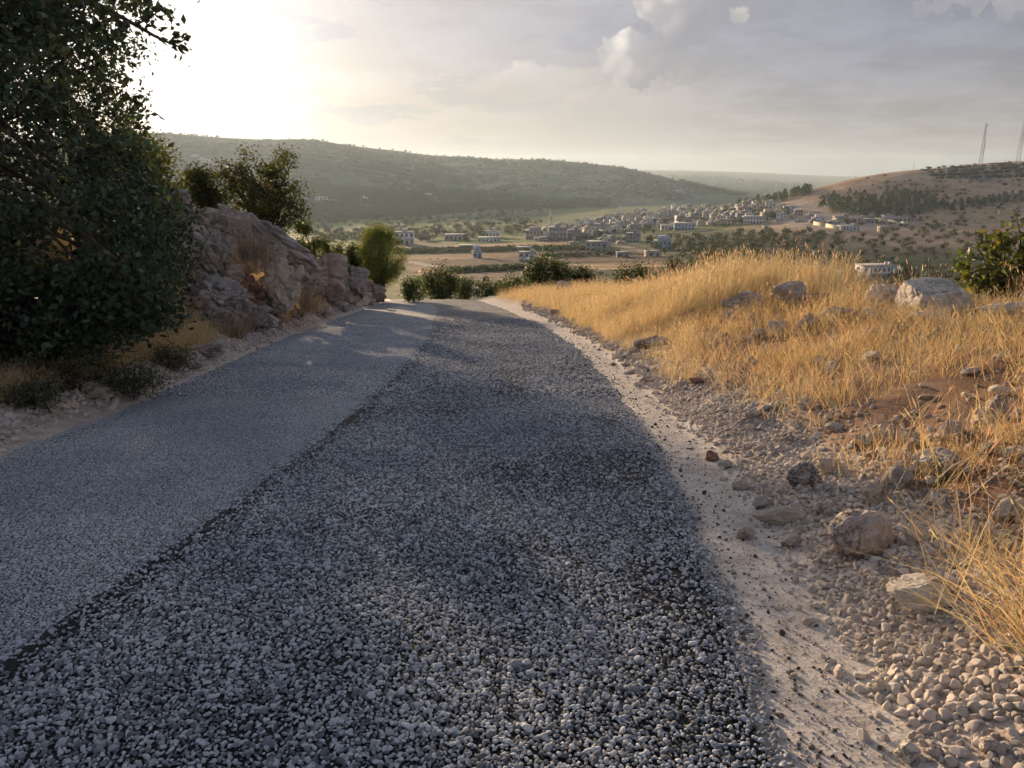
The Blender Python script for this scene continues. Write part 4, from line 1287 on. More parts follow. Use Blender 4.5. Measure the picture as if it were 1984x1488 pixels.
def build_plants():
    r = np.random.default_rng(21)
    # the big evergreen oak at the left edge
    poly = [(-420, -260), (250, -260), (262, -60), (285, -5), (235, 30), (222, 75), (262, 92), (215, 135), (240, 160), (278, 180), (282, 215), (262, 245), (300, 290), (312, 345), (345, 400), (352, 470), (338, 530), (320, 590), (270, 620), (160, 640), (60, 672), (0, 715), (-420, 700)]
    C, rad = polyclumps(poly, 980, 7.6, 15.0, r, (.20, .42))  # crown depth extended backwards to close sun gaps onto the road
    keep = np.ones(len(C), bool)
    Cb, rb = polyclumps([(-60, 540), (150, 520), (335, 530), (318, 600), (270, 635), (160, 662), (60, 692), (0, 725), (-60, 725)], 210, 7.5, 9.8, r, (.18, .34))
    C, rad = np.r_[C, Cb], np.r_[rad, rb]
    C2 = [at(u_, v_, 8.6) for u_, v_ in ((338, 78), (350, 92), (322, 66), (312, 18), (318, 28), (305, 48), (290, 38), (268, 22), (352, 80))]
    C = np.r_[C, np.array(C2)]
    rad = np.r_[rad, np.full(len(C2), .12)]
    bx, by, bz = -6.9, 9.4, float(H(-6.9, 9.4))
    oak = plant('evergreen_oak', 'tall dense dark evergreen oak filling the left edge of the picture', 'tree', (bx, by, bz), C, rad, 120000, .080, (0.055, 0.076, 0.044), 22, .11, 3, M_LEAFD, aspect=.55, top=(bx + .3, by, 3.6), limbs=110, gauss=.42, paler=((0.12, 0.15, 0.07), .08))
    # the long thin bough reaching over the sky
    bp = np.array([at(60, -40, 9.0), at(150, -5, 8.8), at(215, 22, 8.7), at(262, 48, 8.6), at(300, 70, 8.6), at(330, 84, 8.6), at(352, 92, 8.6)]) - np.array([bx, by, bz])
    bt = np.array([at(262, 48, 8.6), at(285, 38, 8.6), at(312, 18, 8.6)]) - np.array([bx, by, bz])
    obj('bough', MB().tube(bp, np.linspace(.035, .008, 7), 6).tube(bt, [.012, .009, .006], 5).mesh('bough', M_BARK, smooth=True), oak)
    # russet oak behind the outcrop
    poly = [(395, 330), (430, 315), (452, 330), (480, 298), (505, 300), (520, 330), (540, 300), (562, 298), (562, 322), (548, 335), (572, 350), (582, 372), (560, 382), (590, 395), (585, 420), (560, 445), (520, 440), (470, 420), (430, 400), (380, 395), (368, 360)]
    C, rad = polyclumps(poly, 90, 20.5, 23.5, r, (.16, .36))
    p = at(520, 500, 22.0)
    plant('small_oak', 'small open-branched olive and russet-leaved oak behind the left outcrop', 'tree', p, C, rad, 8000, .090, (0.066, 0.082, 0.030), 23, .11, 2, M_LEAF, top=at(505, 345, 22), limbs=70, paler=((0.12, 0.11, 0.036), .2))
    poly = [(368, 335), (390, 330), (410, 350), (420, 395), (400, 410), (362, 400)]
    C, rad = polyclumps(poly, 26, 19.5, 21, r, (.16, .34))
    plant('small_oak', 'dark narrow sapling at the left side of the russet-leaved oak', 'tree', at(395, 470, 20.3), C, rad, 3600, .085, (0.050, 0.055, 0.022), 24, .06, 1, M_LEAF, limbs=20)
    # sunlit oak right of the evergreen oak, crown enlarged behind it to block sun
    poly = [(262, 250), (300, 262), (320, 290), (328, 320), (318, 345), (345, 350), (352, 375), (300, 372), (250, 330)]
    C, rad = polyclumps(poly, 60, 16.5, 19.5, r, (.16, .38))
    C2, rad2 = polyclumps([(60, 120), (190, 150), (250, 230), (270, 330), (250, 400), (60, 400)], 120, 17.0, 22.0, r, (.25, .5))  # unseen extra crown behind the evergreen oak, added to shade the road
    C, rad = np.r_[C, C2], np.r_[rad, rad2]
    plant('oak_sapling', 'sunlit yellow-green oak right of the evergreen oak, with unseen crown added to block sun', 'tree', (at(210, 430, 18.5)), C, rad, 15000, .075, (0.10, 0.115, 0.030), 25, .07, 2, M_LEAF, limbs=30)
    # round willow-like bush
    bb = at(733, 560, 33.5)
    bb[2] = min(bb[2], float(H(bb[0], 33.5)))
    C, rad = ellclumps(at(733, 498, 33.5), (1.12, 1.0, 1.30), 170, r, (.18, .36), .45)
    plant('round_bush', 'tall rounded yellow-green bush beside the road crest', 'bush', bb, C, rad, 46000, .062, (0.14, 0.185, 0.05), 26, .09, 5, M_LEAF, parts=('stem', 'foliage'), aspect=.3, limbs=60, paler=((0.26, 0.24, 0.06), .25))
    # leafy shrubs along the back of the outcrop
    for i, (u_, v_, w_, h_, Y_, col, lb, n_) in enumerate((
        (595, 470, 52, 62, 25, (0.085, 0.105, 0.028), 'leafy yellow-green shrub just right of the pointed slab', 2600),
        (640, 488, 56, 36, 27, (0.075, 0.100, 0.030), 'low leafy shrub between the pointed slab and the round bush', 2600),
        (668, 500, 50, 32, 28.5, (0.080, 0.105, 0.030), 'low leafy shrub against the left side of the round bush', 2200),
        (764, 572, 32, 50, 32.0, (0.030, 0.045, 0.020), 'dark shrub under the right side of the round bush', 0),
        (800, 578, 44, 40, 33, (0.085, 0.12, 0.055), 'grey-green shrub at the left end of the road crest', 3000),
        (782, 560, 34, 50, 36, (0.028, 0.042, 0.018), 'dark shrub behind the grey-green shrub at the crest', 0),
        (855, 566, 70, 46, 44, (0.075, 0.09, 0.038), 'brown-green oak bush beyond the crest, left of the gap', 4200),
        (898, 570, 46, 34, 46, (0.06, 0.08, 0.034), 'dark bush beyond the crest where the lower track shows', 3000),
        (948, 574, 54, 26, 40, (0.065, 0.09, 0.036), 'low leafy shrub just right of the lower track', 3000),
        (995, 570, 56, 32, 38, (0.065, 0.095, 0.036), 'leafy shrub left of the tallest vine shrub', 3200),
        (1052, 562, 70, 70, 36, (0.05, 0.078, 0.028), 'tallest dark green vine shrub below the white farmhouse', 5200),
        (1092, 562, 50, 60, 36, (0.05, 0.075, 0.028), 'dark green shrub at the right side of the tallest vine shrub', 3200),
        (1130, 558, 46, 46, 35, (0.045, 0.07, 0.028), 'rounded dark shrub at the right end of the shrub row', 3000),
        (1225, 568, 66, 56, 28, (0.048, 0.062, 0.026), 'scrubby shrub in front of the dark orchard foot', 3000),
        (1262, 562, 40, 46, 29, (0.042, 0.054, 0.024), 'small scrubby shrub where the tall grass begins', 2000),
        (1320, 530, 60, 36, 24, (0.075, 0.068, 0.046), 'greyish seeding shrub behind the tall grass, left one', 1300),
        (1398, 528, 66, 46, 20, (0.085, 0.075, 0.050), 'greyish seeding shrub behind the tall grass, taller one', 1500),
        (1468, 528, 50, 30, 19, (0.080, 0.074, 0.045), 'small greyish shrub behind the tall grass crest', 900),
        (395, 640, 10, 10, 14, (0.05, 0.05, 0.03), '', 0),
    )):
        if not n_:
            continue
        k = mpp(v_, Y_)
        tp_, ft_ = at(u_, v_ - h_, Y_), at(u_, v_, Y_)
        ft_[2] = min(ft_[2], float(H(ft_[0], Y_)))
        c_ = (tp_ + ft_) / 2
        C, rad = ellclumps(c_, (w_ * k * .52, w_ * k * .45, (tp_[2] - ft_[2]) * .46), 26, r, (w_ * k * .08, w_ * k * .2), .35)
        n_ = int(n_ * max(1, (tp_[2] - ft_[2]) / (h_ * k)))
        plant('shrub', lb, 'shrub', ft_, C, rad, n_, max(.07, w_ * k * .055), col, 60 + i, .035, 4, M_LEAF, parts=('stem', 'foliage'), aspect=.55, limbs=24, gauss=.8, paler=((0.13, 0.13, 0.04), .08))
    # fig bush at the right edge: large broad leaves
    C, rad = ellclumps(at(1925, 518, 12.5), (.52, .45, .68), 70, r, (.10, .2), .4)
    plant('fig_bush', 'broad-leaved glossy green bush behind the largest boulder', 'bush', at(1930, 610, 12.5), C, rad, 820, .125, (0.10, 0.115, 0.035), 90, .04, 4, M_LEAF, parts=('stem', 'foliage'), aspect=.55, limbs=40, paler=((0.20, 0.20, 0.05), .2), colvar=.35, updir=(0, 0, .4))
    C, rad = ellclumps(at(2010, 500, 12.2), (.28, .3, .5), 30, r, (.10, .2), .4)
    plant('fig_bush', 'broad-leaved bush cut off by the right picture edge', 'bush', at(2010, 590, 12.2), C, rad, 360, .125, (0.10, 0.115, 0.035), 91, .04, 3, M_LEAF, parts=('stem', 'foliage'), aspect=.55, limbs=20, paler=((0.20, 0.20, 0.05), .2), colvar=.35)
    # weeds on the left verge
    for i, (u_, v_, w_, h_, col, lb, n_, sz) in enumerate((
        (245, 775, 110, 75, (0.15, 0.175, 0.14), 'grey-green thistly shrub hanging over the left berm', 1500, .05),
        (90, 760, 120, 60, (0.10, 0.125, 0.075), 'dark green weeds at the foot of the evergreen oak', 1300, .05),
        (215, 690, 90, 60, (0.16, 0.15, 0.115), 'greyish weeds between the evergreen oak and the flat brown stone', 1600, .045),
        (40, 800, 90, 60, (0.13, 0.15, 0.095), 'low green weeds at the left picture edge by the berm', 1500, .045),
        (150, 735, 80, 50, (0.15, 0.14, 0.09), 'brownish green weeds below the evergreen oak', 1400, .045),
        (320, 715, 70, 46, (0.14, 0.155, 0.11), 'grey-green weeds right of the thistly shrub', 1300, .045),
        (300, 650, 80, 50, (0.11, 0.13, 0.075), 'low green plants under the right side of the evergreen oak', 1500, .045),
        (560, 615, 50, 30, (0.085, 0.075, 0.050), 'brownish weeds at the foot of the steep pale slab', 900, .05),
        (648, 560, 56, 40, (0.055, 0.060, 0.038), 'low olive shrub in front of the rounded pinkish boulder', 1500, .06),
    )):
        x_, y_, z_ = hit(u_, v_)
        k = mpp(v_, y_)
        C, rad = ellclumps((x_, y_ + .2, z_ + h_ * k * .45), (w_ * k * .7, w_ * k * .55, h_ * k * .36), 70, r, (w_ * k * .06, w_ * k * .12), .1)
        plant('weed', lb, 'weeds', (x_, y_ + .2, z_), C, rad, n_, sz, col, 120 + i, .010, 6, M_LEAF, parts=('stem', 'foliage'), aspect=.28, limbs=60, gauss=1.25, updir=(0, 0, .7), colvar=.45)


build_plants()


# ---------------------------------------------------------------- dry grass
def blade_arrays(n, r, hgt=(.35, .8), spread=.14, lean=(0, 0), width=.0035, head=.35, droop=.35):
    """n stalks with a bend, some with a seed head"""
    Vs, Fs, Cs, off = [], [], [], 0
    h = r.uniform(hgt[0], hgt[1], n)
    b = np.c_[r.normal(0, spread, (n, 2)), np.zeros(n) - .03]
    dirn = r.normal(0, .22, (n, 2)) + np.asarray(lean)
    t = np.array([0, .35, .7, 1.0])
    bend = droop * r.random(n) ** 1.5
    P = np.zeros((n, 4, 3))
    for k, tk in enumerate(t):
        P[:, k, :2] = b[:, :2] + dirn * (h * tk)[:, None] * (1 + bend[:, None] * tk * 1.6)
        P[:, k, 2] = b[:, 2] + h * tk * (1 - bend * tk * .45)
    ang = r.uniform(0, np.pi, n)
    side = np.c_[np.cos(ang), np.sin(ang), np.zeros(n)]
    wd = width * r.uniform(.6, 1.4, n)
    taper = np.array([1, .9, .65, .15])
    V = np.stack([P - side[:, None] * (wd[:, None] * taper)[..., None] * .5, P + side[:, None] * (wd[:, None] * taper)[..., None] * .5], 2).reshape(n, 8, 3)
    F = np.array([[0, 1, 3, 2], [2, 3, 5, 4], [4, 5, 7, 6]])
    Fall = (np.arange(n)[:, None, None] * 8 + F[None]).reshape(-1, 4)
    colr = np.array([0.70, 0.57, 0.385])[None] * np.exp(.28 * r.normal(size=(n, 1))) * (1 + .08 * r.normal(size=(n, 3)))
    gr_ = r.random(n) < .10
    colr = np.where(gr_[:, None], np.array([0.24, 0.21, 0.16])[None] * np.exp(.2 * r.normal(size=(n, 1))), colr)
    C = np.repeat(np.clip(colr, .02, .8), 8, 0)
    V = V.reshape(-1, 3)
    # seed heads: little crossed spindles at the tip
    m_ = r.random(n) < head
    if m_.any():
        e, d = P[m_, 3], unit(P[m_, 3] - P[m_, 2])
        L = r.uniform(.04, .075, m_.sum())[:, None]
        sd = side[m_]
        Q = np.stack([e - d * L * .3, e + d * L * .3 + sd * .0045, e + d * L, e + d * L * .3 - sd * .0045], 1).reshape(-1, 3)
        FQ = np.arange(m_.sum())[:, None] * 4 + np.array([[0, 1, 2, 3]]) + len(V)
        C = np.r_[C, np.repeat(np.clip(colr[m_] * [1.15, 1.15, 1.2], 0, .8), 4, 0)]
        V = np.r_[V, Q]
        Fall = np.r_[Fall, FQ]
    return V, Fall, C


def tufts(key, n, blades, r, tint=(1, 1, 1), **kw):
    ms = []
    for i in range(n):
        V, F, C = blade_arrays(blades, r, **kw)
        ms.append(mesh(key, V, F, (M_STRAW,), False, {'Col': C * np.asarray(tint)}))
    return library(key, ms)


def build_grass():
    r = np.random.default_rng(31)

    rocks = [(o.location.x, o.location.y, o.dimensions.x * .5) for o in COL.objects if o.name.split('.')[0] in ('stone', 'boulder', 'block') and o.location.x > 0]

    def clear(xs_, ys_):
        """nothing tall grows on a rock or right before it"""
        k = np.ones(len(xs_), bool)
        for cx_, cy_, w_ in rocks:
            L = math.hypot(cx_, cy_)
            ex, ey = -cx_ / L, -cy_ / L
            t = (xs_ - cx_) * ex + (ys_ - cy_) * ey
            q = np.abs((xs_ - cx_) * ey - (ys_ - cy_) * ex)
            k &= ~((t > -w_) & (t < w_ + min(.7, 1.5 * w_)) & (q < w_ * .9 + .05))
        return k

    def bed(name, label, xs_, ys_, lib, nv, smin, smax, tilt=.12, tiltvec=None, hvar=False):
        n = len(xs_)
        z = H(xs_, ys_)
        rot = np.c_[r.normal(0, tilt, n), r.normal(0, tilt, n), r.uniform(-.5, .5, n)]
        if tiltvec is not None:
            rot[:, :2] += tiltvec
        sv_ = r.uniform(smin, smax, n)
        if hvar:
            sv_ = sv_ * np.interp(ys_, [3, 7.5], [.55, 1.0]) * np.clip(.85 + .9 * fbm(xs_ * .8, ys_ * .8, oct=3, seed=111), .4, 1.2)
        o = scatter(name, np.c_[xs_, ys_, z], rot, sv_, r.integers(0, nv, n), lib)
        tag(o, label, 'grass', kind='stuff')

    near_ = tufts('near_straw', 8, 10, r, hgt=(.28, .72), spread=.12, lean=(.06, 0), head=.3, width=.0046, droop=.6)
    tall = tufts('tall_straw', 8, 22, r, hgt=(.22, .62), spread=.10, lean=(.10, 0), head=.22, width=.003)
    short = tufts('short_straw', 6, 28, r, tint=(.92, .9, .85), hgt=(.08, .34), spread=.13, lean=(0, 0), head=.1, droop=.9, width=.004)
    lying = tufts('lying_straw', 6, 13, r, tint=(1.0, 1.0, 1.0), hgt=(.3, .72), spread=.09, lean=(-.55, -.12), head=.3, droop=.8, width=.005)
    # right bank, from the gravel to the brow
    n = 9500
    y = 3.0 + 19 * r.random(n) ** 1.1
    d = .72 + 5.6 * r.random(n) ** 1.2
    x = xr(y) + d
    patch = fbm(x * .55, y * .55, oct=4, seed=101) + .5 * fbm(x * 1.7, y * 1.7, oct=2, seed=102)
    u, v = proj(x, y, H(x, y))
    bare = in_poly(u, v, [(1400, 575), (1480, 560), (1640, 560), (1760, 560), (1990, 560), (1990, 655), (1850, 690), (1640, 690), (1440, 672)]) * .95 + in_poly(u, v, [(1560, 830), (1700, 800), (1850, 740), (1990, 700), (1990, 960), (1700, 990), (1560, 960)]) * .6
    dens = np.clip(.34 + 2.3 * patch, .02, 1) * sstep(.72, 1.05, d + .25 * patch) * (1 - bare)
    dens = dens * np.where((y < 7.0) & (d > 1.7), .55, 1.0)
    k = (r.random(n) < dens) & clear(x, y)
    x, y, d = x[k], y[k], d[k]
    m_ = y < 6.8
    bed('dry_grass', 'tall golden dry grass covering the right bank', x[~m_], y[~m_], tall, 8, .5, 1.0, hvar=True)
    bed('dry_grass', 'loose dry stalks on the near part of the right bank', x[m_], y[m_], near_, 8, .55, 1.0, tilt=.2)
    n = 6000
    y = 2.6 + 24 * r.random(n) ** 1.1
    x = xr(y) + 1.15 + 5.2 * r.random(n)
    k = r.random(n) < np.clip(.5 + fbm(x * .7, y * .7, oct=3, seed=103), .08, 1)
    bed('dry_grass', 'short dry grass and straw between the stalks on the right bank', x[k], y[k], short, 6, .6, 1.3)
    n = 1500
    y = 11 + 8 * r.random(n)
    d = 1.8 + 3.2 * r.random(n)
    x = xr(y) + d
    k = fbm(x * .9, y * .9, oct=3, seed=131) > .02
    bed('dry_grass', 'taller shaggy straw clumps along the crest of the right bank', x[k], y[k], tall, 8, .9, 1.45, tilt=.16)
    # roadside strip towards the crest
    n = 3000
    y = 17 + 18 * r.random(n)
    x = xr(y) + .85 + 3.1 * r.random(n) ** .9
    bed('dry_grass', 'pale dry grass along the right roadside up to the crest', x, y, tall, 8, .6, 1.0)
    # coarse stalks sprawling over the gravel in the right foreground
    n = 7500
    y = 2.6 + 4.6 * r.random(n) ** .9
    d = .72 + 3.3 * r.random(n) ** 1.2
    x = xr(y) + d
    k = (r.random(n) < np.clip(.72 + 1.9 * fbm(x * .9, y * .9, oct=3, seed=121), .08, 1) * sstep(.72, 1.0, d + .12 * fbm(x * 2, y * 2, oct=2, seed=122))) & clear(x, y)
    bed('dry_grass', 'scattered clumps of dry stalks between the stones of the near bank', x[k], y[k], near_, 8, .6, 1.05, tilt=.22)
    n = 1150
    y = 2.35 + 2.6 * r.random(n) ** 1.2
    x = xr(y) + .95 + 1.5 * r.random(n) ** .9
    k = (fbm(x * 1.3, y * 1.3, oct=2, seed=105) > -.25) & clear(x, y)
    bed('dry_grass', 'coarse dry stalks sprawling towards the road in the right foreground', x[k], y[k], lying, 6, .55, 1.0)
    # left verge
    dl = tufts('dull_straw', 6, 34, r, tint=(1.12, 1.08, 1.0), hgt=(.12, .5), spread=.12, lean=(.15, 0), head=.3, droop=.7)
    n = 9500
    y = 4.6 + 23 * r.random(n) ** 1.2
    x = xl(y) - .72 - 2.6 * r.random(n) ** 1.5
    k = r.random(n) < np.clip(.55 + 1.2 * fbm(x * .6, y * .6, oct=3, seed=106), .05, 1)
    bed('dry_grass', 'dull dry grass along the left verge and over the rocks', x[k], y[k], dl, 6, .5, 1.0)
    # dry spiny tufts on the outcrop
    for lb, u_, v_, Y_, s_ in (('large dry spiny tuft growing on the left outcrop', 490, 500, 17.0, 1.0), ('brown dry weed below the steep pale slab', 470, 640, 16.0, .8), ('dry brown weed in front of the rounded pinkish boulder', 600, 600, 19.0, .8), ('dry brown weed beside the broad grey boulder', 452, 655, 14.8, .7)):
        V, F, C = blade_arrays(420, r, hgt=(.35, .85), spread=.12, width=.006, head=.1, droop=.5)
        dx = V[:, :2].copy()
        V[:, :2] = dx * 1.5
        o = obj('dry_tuft', mesh('dry_tuft', V * s_, F, (M_STRAW,), False, {'Col': C * np.array([.62, .62, .75])}), loc=at(u_, v_, Y_))
        tag(o, lb, 'dry tuft')


build_grass()

# ================================================================== THE VILLAGE
def shared(cache, key, fn):
    if key not in cache:
        cache[key] = fn()
    return cache[key]


_boxes = {}


def unit_box(material):
    return shared(_boxes, material.name, lambda: MB().box(-.5, .5, -.5, .5, 0, 1).mesh('box_' + material.name, material))


def part(name, parent, material, x0, x1, y0, y1, z0, z1):
    me = MB().box(x0, x1, y0, y1, z0, z1).mesh(name, material)
    return obj(name, me, parent)


def house(name, label, cat, u, v, wpx, hpx, wall, storeys=2, nwin=3, rz=0.0, depth=.7, extra=(), group=None, door=True, roof=None, frame=None):
    """a house whose foot is at (u, v); parts: wall, roof, windows, door, stair tower, balcony, canopy"""
    x, Y, z = hit(u, v, 60)
    k = mpp(v, Y)
    W, Hh = wpx * k, hpx * k
    D = W * depth
    root = empty(name, (x, Y + D * .5, z - .3), rz)
    tag(root, label, cat, group)
    part('wall', root, wall, -W / 2, W / 2, -D / 2, D / 2, -2.0, Hh)
    rf = part('roof', root, roof or M_ROOF, -W / 2 - .3, W / 2 + .3, -D / 2 - .3, D / 2 + .3, Hh, Hh + .35)
    sh = Hh / storeys
    for s_ in range(storeys):
        for i in range(nwin):
            cx_ = -W / 2 + W * (i + .5) / nwin
            if door and s_ == 0 and i == nwin // 2:
                part('door', root, M_WIN, cx_ - W / nwin * .2, cx_ + W / nwin * .2, -D / 2 - .06, -D / 2 + .1, .1, sh * .72)
                continue
            wn = part('window', root, M_WIN, cx_ - W / nwin * .24, cx_ + W / nwin * .24, -D / 2 - .06, -D / 2 + .1, s_ * sh + sh * .32, s_ * sh + sh * .78)
            part('sill', wn, M_ROOF, cx_ - W / nwin * .28, cx_ + W / nwin * .28, -D / 2 - .22, -D / 2 + .05, s_ * sh + sh * .27, s_ * sh + sh * .31)
        for i in range(2):      # left gable, which catches the sun
            cy_ = -D / 2 + D * (i + .5) / 2
            part('window', root, M_WIN, -W / 2 - .06, -W / 2 + .1, cy_ - D * .09, cy_ + D * .09, s_ * sh + sh * .32, s_ * sh + sh * .78)
    for e in extra:
        if e == 'stair':
            part('stair_tower', root, wall, -W * .12, W * .16, -D * .1, D * .3, Hh + .35, Hh + 3.0)
        elif e == 'tanks':
            for i in range(2):
                part('water_tank', root, M_WHITE, W * (.25 + .13 * i) - .5, W * (.25 + .13 * i) + .5, -.5, .5, Hh + .35, Hh + 1.7)
        elif e == 'balcony':
            for s_ in range(1, storeys):
                b = part('balcony', root, M_ROOF, -W / 2, W / 2, -D / 2 - 1.5, -D / 2 - .06, s_ * sh - .12, s_ * sh + .08)
                part('parapet', b, M_WHITE, -W / 2, W / 2, -D / 2 - 1.6, -D / 2 - 1.5, s_ * sh - .12, s_ * sh + .95)
        elif e == 'canopy':
            part('canopy', root, M_METALR, -W * .6, W * .25, -D * .5, D * .3, Hh + 2.6, Hh + 2.9)
            for sx in (-.55, .2):
                for sy in (-.45, .25):
                    part('post', root, M_STEEL, W * sx - .1, W * sx + .1, D * sy - .1, D * sy + .1, Hh + .35, Hh + 2.6)
        elif e == 'wing':
            part('wing', root, wall, W / 2 + .0, W / 2 + W * .45, -D * .3, D * .4, -2, Hh * .55)
        elif e == 'upper':
            part('upper_storey', root, wall, -W * .3, W * .35, -D * .3, D * .35, Hh + .35, Hh + 3.1)
        elif e == 'columns':
            for i in range(5):
                part('column', root, wall, -W / 2 + W * i / 4 - .2, -W / 2 + W * i / 4 + .2, -D / 2 - 1.6, -D / 2 - 1.2, -2, Hh)
    return root


def build_houses():
    Hs = (
        ('white two-storey house with balcony and roof tower beside the round bush', 783, 474, 36, 24, M_WHITE, 2, 4, 4, ('stair', 'balcony')),
        ('long low grey shed left of the dark round tree in the fields', 882, 466, 42, 11, M_CONC, 1, 5, 3, ()),
        ('white boxy house with a little roof tower in the fields', 955, 461, 26, 13, M_WHITE, 1, 4, -6, ('stair',)),
        ('long low white building with yellow end in front of the boxy house', 948, 469, 44, 8, M_WHITE, 1, 6, 0, ()),
        ('low open market shed with green sheeting in the fields', 908, 485, 38, 9, M_GREEN, 1, 4, 2, ()),
        ('small pale blue hut in the ploughed fields', 924, 500, 18, 13, M_BLUE, 1, 2, 8, ('upper',)),
        ('white farmhouse with raised canopy behind the tallest vine shrub', 1022, 508, 32, 19, M_WHITE, 2, 3, -8, ('canopy', 'tanks')),
        ('grey unfinished concrete house with sunlit left face in mid valley', 1160, 488, 42, 19, M_CONC, 2, 4, -20, ('tanks',)),
        ('small white shed right of the unfinished concrete house', 1207, 498, 22, 9, M_CONC, 1, 2, 4, ()),
        ('pale blue and white house with roof storey by the dark orchard', 1286, 484, 34, 17, M_BLUE, 2, 4, -10, ('upper', 'tanks')),
        ('low beige block building in front of the pale blue house', 1266, 497, 28, 10, M_CREAM, 1, 2, 10, ()),
        ('big grey block of flats in front of the tall minaret', 1080, 467, 34, 26, M_CONC, 3, 5, 2, ('stair',)),
        ('tan terraced house at the left end of the village', 1036, 464, 34, 17, M_PINKR, 2, 5, 0, ('upper',)),
        ('low white-roofed store at the left foot of the village', 1046, 467, 22, 6, M_WHITE, 1, 3, 0, ()),
        ('cream house with stair tower just left of the block of flats', 1061, 457, 18, 15, M_CREAM, 2, 2, 0, ('stair',)),
        ('white corner house at the front of the village below the minaret', 1148, 458, 18, 13, M_WHITE, 2, 2, -6, ()),
        ('long pale blue school-like building at the village front', 1328, 446, 38, 13, M_BLUE, 2, 6, -8, ()),
        ('white house left of the long pale blue building', 1294, 446, 24, 10, M_WHITE, 1, 4, -4, ('tanks',)),
        ('grey-roofed house group above the unfinished concrete house', 1172, 474, 24, 11, M_CONC, 2, 3, 0, ('tanks',)),
        ('tan farm building left of the unfinished concrete house', 1113, 477, 18, 8, M_PINKR, 1, 2, 0, ('stair',)),
        ('long white two-storey house with columns and balcony below the orchard slope', 1708, 541, 66, 25, M_WHITE, 2, 7, 8, ('balcony', 'columns', 'tanks')),
        ('low whitewashed house left of the long white two-storey house', 1620, 545, 42, 13, M_WHITE, 1, 4, 4, ('tanks',)),
        ('white villa with dark roof edge below the walled compound', 1648, 448, 34, 10, M_WHITE, 1, 5, 4, ()),
        ('small cream house alone on the slope right of the villa', 1714, 449, 18, 10, M_CREAM, 1, 2, 14, ()),
        ('white school block with flat roof in the upper village', 1464, 433, 40, 13, M_WHITE, 2, 7, -10, ()),
        ('cream house with sunlit left face right of the white school block', 1490, 424, 24, 12, M_CREAM, 2, 3, 6, ('upper',)),
        ('tan two-storey house above the white school block', 1444, 414, 26, 13, M_PINKR, 2, 3, 0, ('stair',)),
        ('cream chapel-like house with tower right of the tan two-storey house', 1466, 410, 16, 12, M_CREAM, 2, 2, 0, ('stair',)),
        ('low white hut alone among the dark trees below the upper village', 1484, 444, 9, 7, M_WHITE, 1, 1, 0, ()),
        ('cream house with parapet at the edge of the village front', 1413, 436, 22, 11, M_CREAM, 2, 3, -8, ()),
        ('cream house inside the walled compound, left one', 1660, 430, 18, 8, M_CREAM, 1, 2, 0, ()),
        ('grey house inside the walled compound, middle one', 1690, 432, 22, 8, M_CONC, 1, 3, 4, ()),
        ('pinkish house inside the walled compound below the pines', 1630, 428, 22, 9, M_PINKR, 1, 3, 2, ()),
        ('pale house inside the walled compound, right end', 1752, 430, 26, 9, M_PINKR, 1, 3, 6, ()),
        ('white farm on the far slope, left end of the row', 622, 388, 22, 7, M_WHITE, 1, 3, 0, ()),
        ('white house on the far slope in the gap of the wood', 704, 392, 16, 9, M_WHITE, 2, 3, 0, ('stair',)),
        ('white house at the right end of the far wooded slope', 829, 381, 12, 6, M_WHITE, 1, 2, 0, ()),
        ('white building on the track high on the left hill', 398, 314, 14, 6, M_WHITE, 1, 2, 0, ()),
        ('long white building on the right end of the left hill', 1310, 372, 18, 4, M_WHITE, 1, 4, 0, ()),
    )
    for lb, u, v, w_, h_, m_, st, nw, rz, ex in Hs:
        house('house', lb, 'house', u, v, w_, h_, m_, st, nw, R(rz), .7, ex)

    # the crowd of smaller houses: flat-roofed boxes with recessed windows and roof clutter
    def variant(i):
        r = np.random.default_rng(300 + i)
        W, D, st = r.uniform(8, 14), r.uniform(8, 12), int(r.integers(1, 4))
        h = 3.1 * st
        V, F, mi = [], [], []

        def bx(m_, *a):
            b = MB().box(*a)
            n = sum(len(q) for q in V)
            V.append(b.V[0])
            F.append(b.F[0] + n)
            mi.extend([m_] * 6)
        bx(0, -W / 2, W / 2, -D / 2, D / 2, -3, h)
        bx(1, -W / 2 - .25, W / 2 + .25, -D / 2 - .25, D / 2 + .25, h, h + .3)
        if r.random() < .75:
            sx = r.uniform(-.3, .1) * W
            bx(0, sx, sx + 3.4, -1, 2.6, h + .3, h + 2.9)
        for q in range(r.integers(0, 3)):
            tx = r.uniform(-.4, .4) * W
            bx(3, tx, tx + 1.1, D * .1, D * .1 + 1.1, h + .3, h + 1.7)
        nw = int(W / 3)
        for s_ in range(st):
            for q in range(nw):
                if r.random() < .85:
                    cx_ = -W / 2 + W * (q + .5) / nw
                    bx(2, cx_ - .75, cx_ + .75, -D / 2 - .05, -D / 2 + .2, s_ * 3.1 + .9, s_ * 3.1 + 2.4)
            for q in range(2):
                cy_ = -D / 2 + D * (q + .5) / 2
                bx(2, -W / 2 - .05, -W / 2 + .2, cy_ - .6, cy_ + .6, s_ * 3.1 + .9, s_ * 3.1 + 2.4)
        if r.random() < .4:
            bx(1, -W / 2 + .2, W / 2 - .2, -D / 2 - 1.3, -D / 2 - .25, h - 3.2, h - 3.0)
        wallm = [M_CONC, M_PINKR, M_WHITE, M_CREAM, M_CONC, M_PINKR, M_WHITE, M_BLUE, M_CONC, M_CREAM][i % 10]
        return mesh('house', np.concatenate(V), np.concatenate(F), (wallm, M_ROOF, M_WIN, M_WHITE), False, None, mi), ['grey concrete', 'tan rendered', 'whitewashed', 'cream rendered', 'grey concrete', 'tan rendered', 'whitewashed', 'pale blue', 'grey concrete', 'cream rendered'][i % 10]

    vars_ = [variant(i) for i in range(14)]
    r = np.random.default_rng(33)
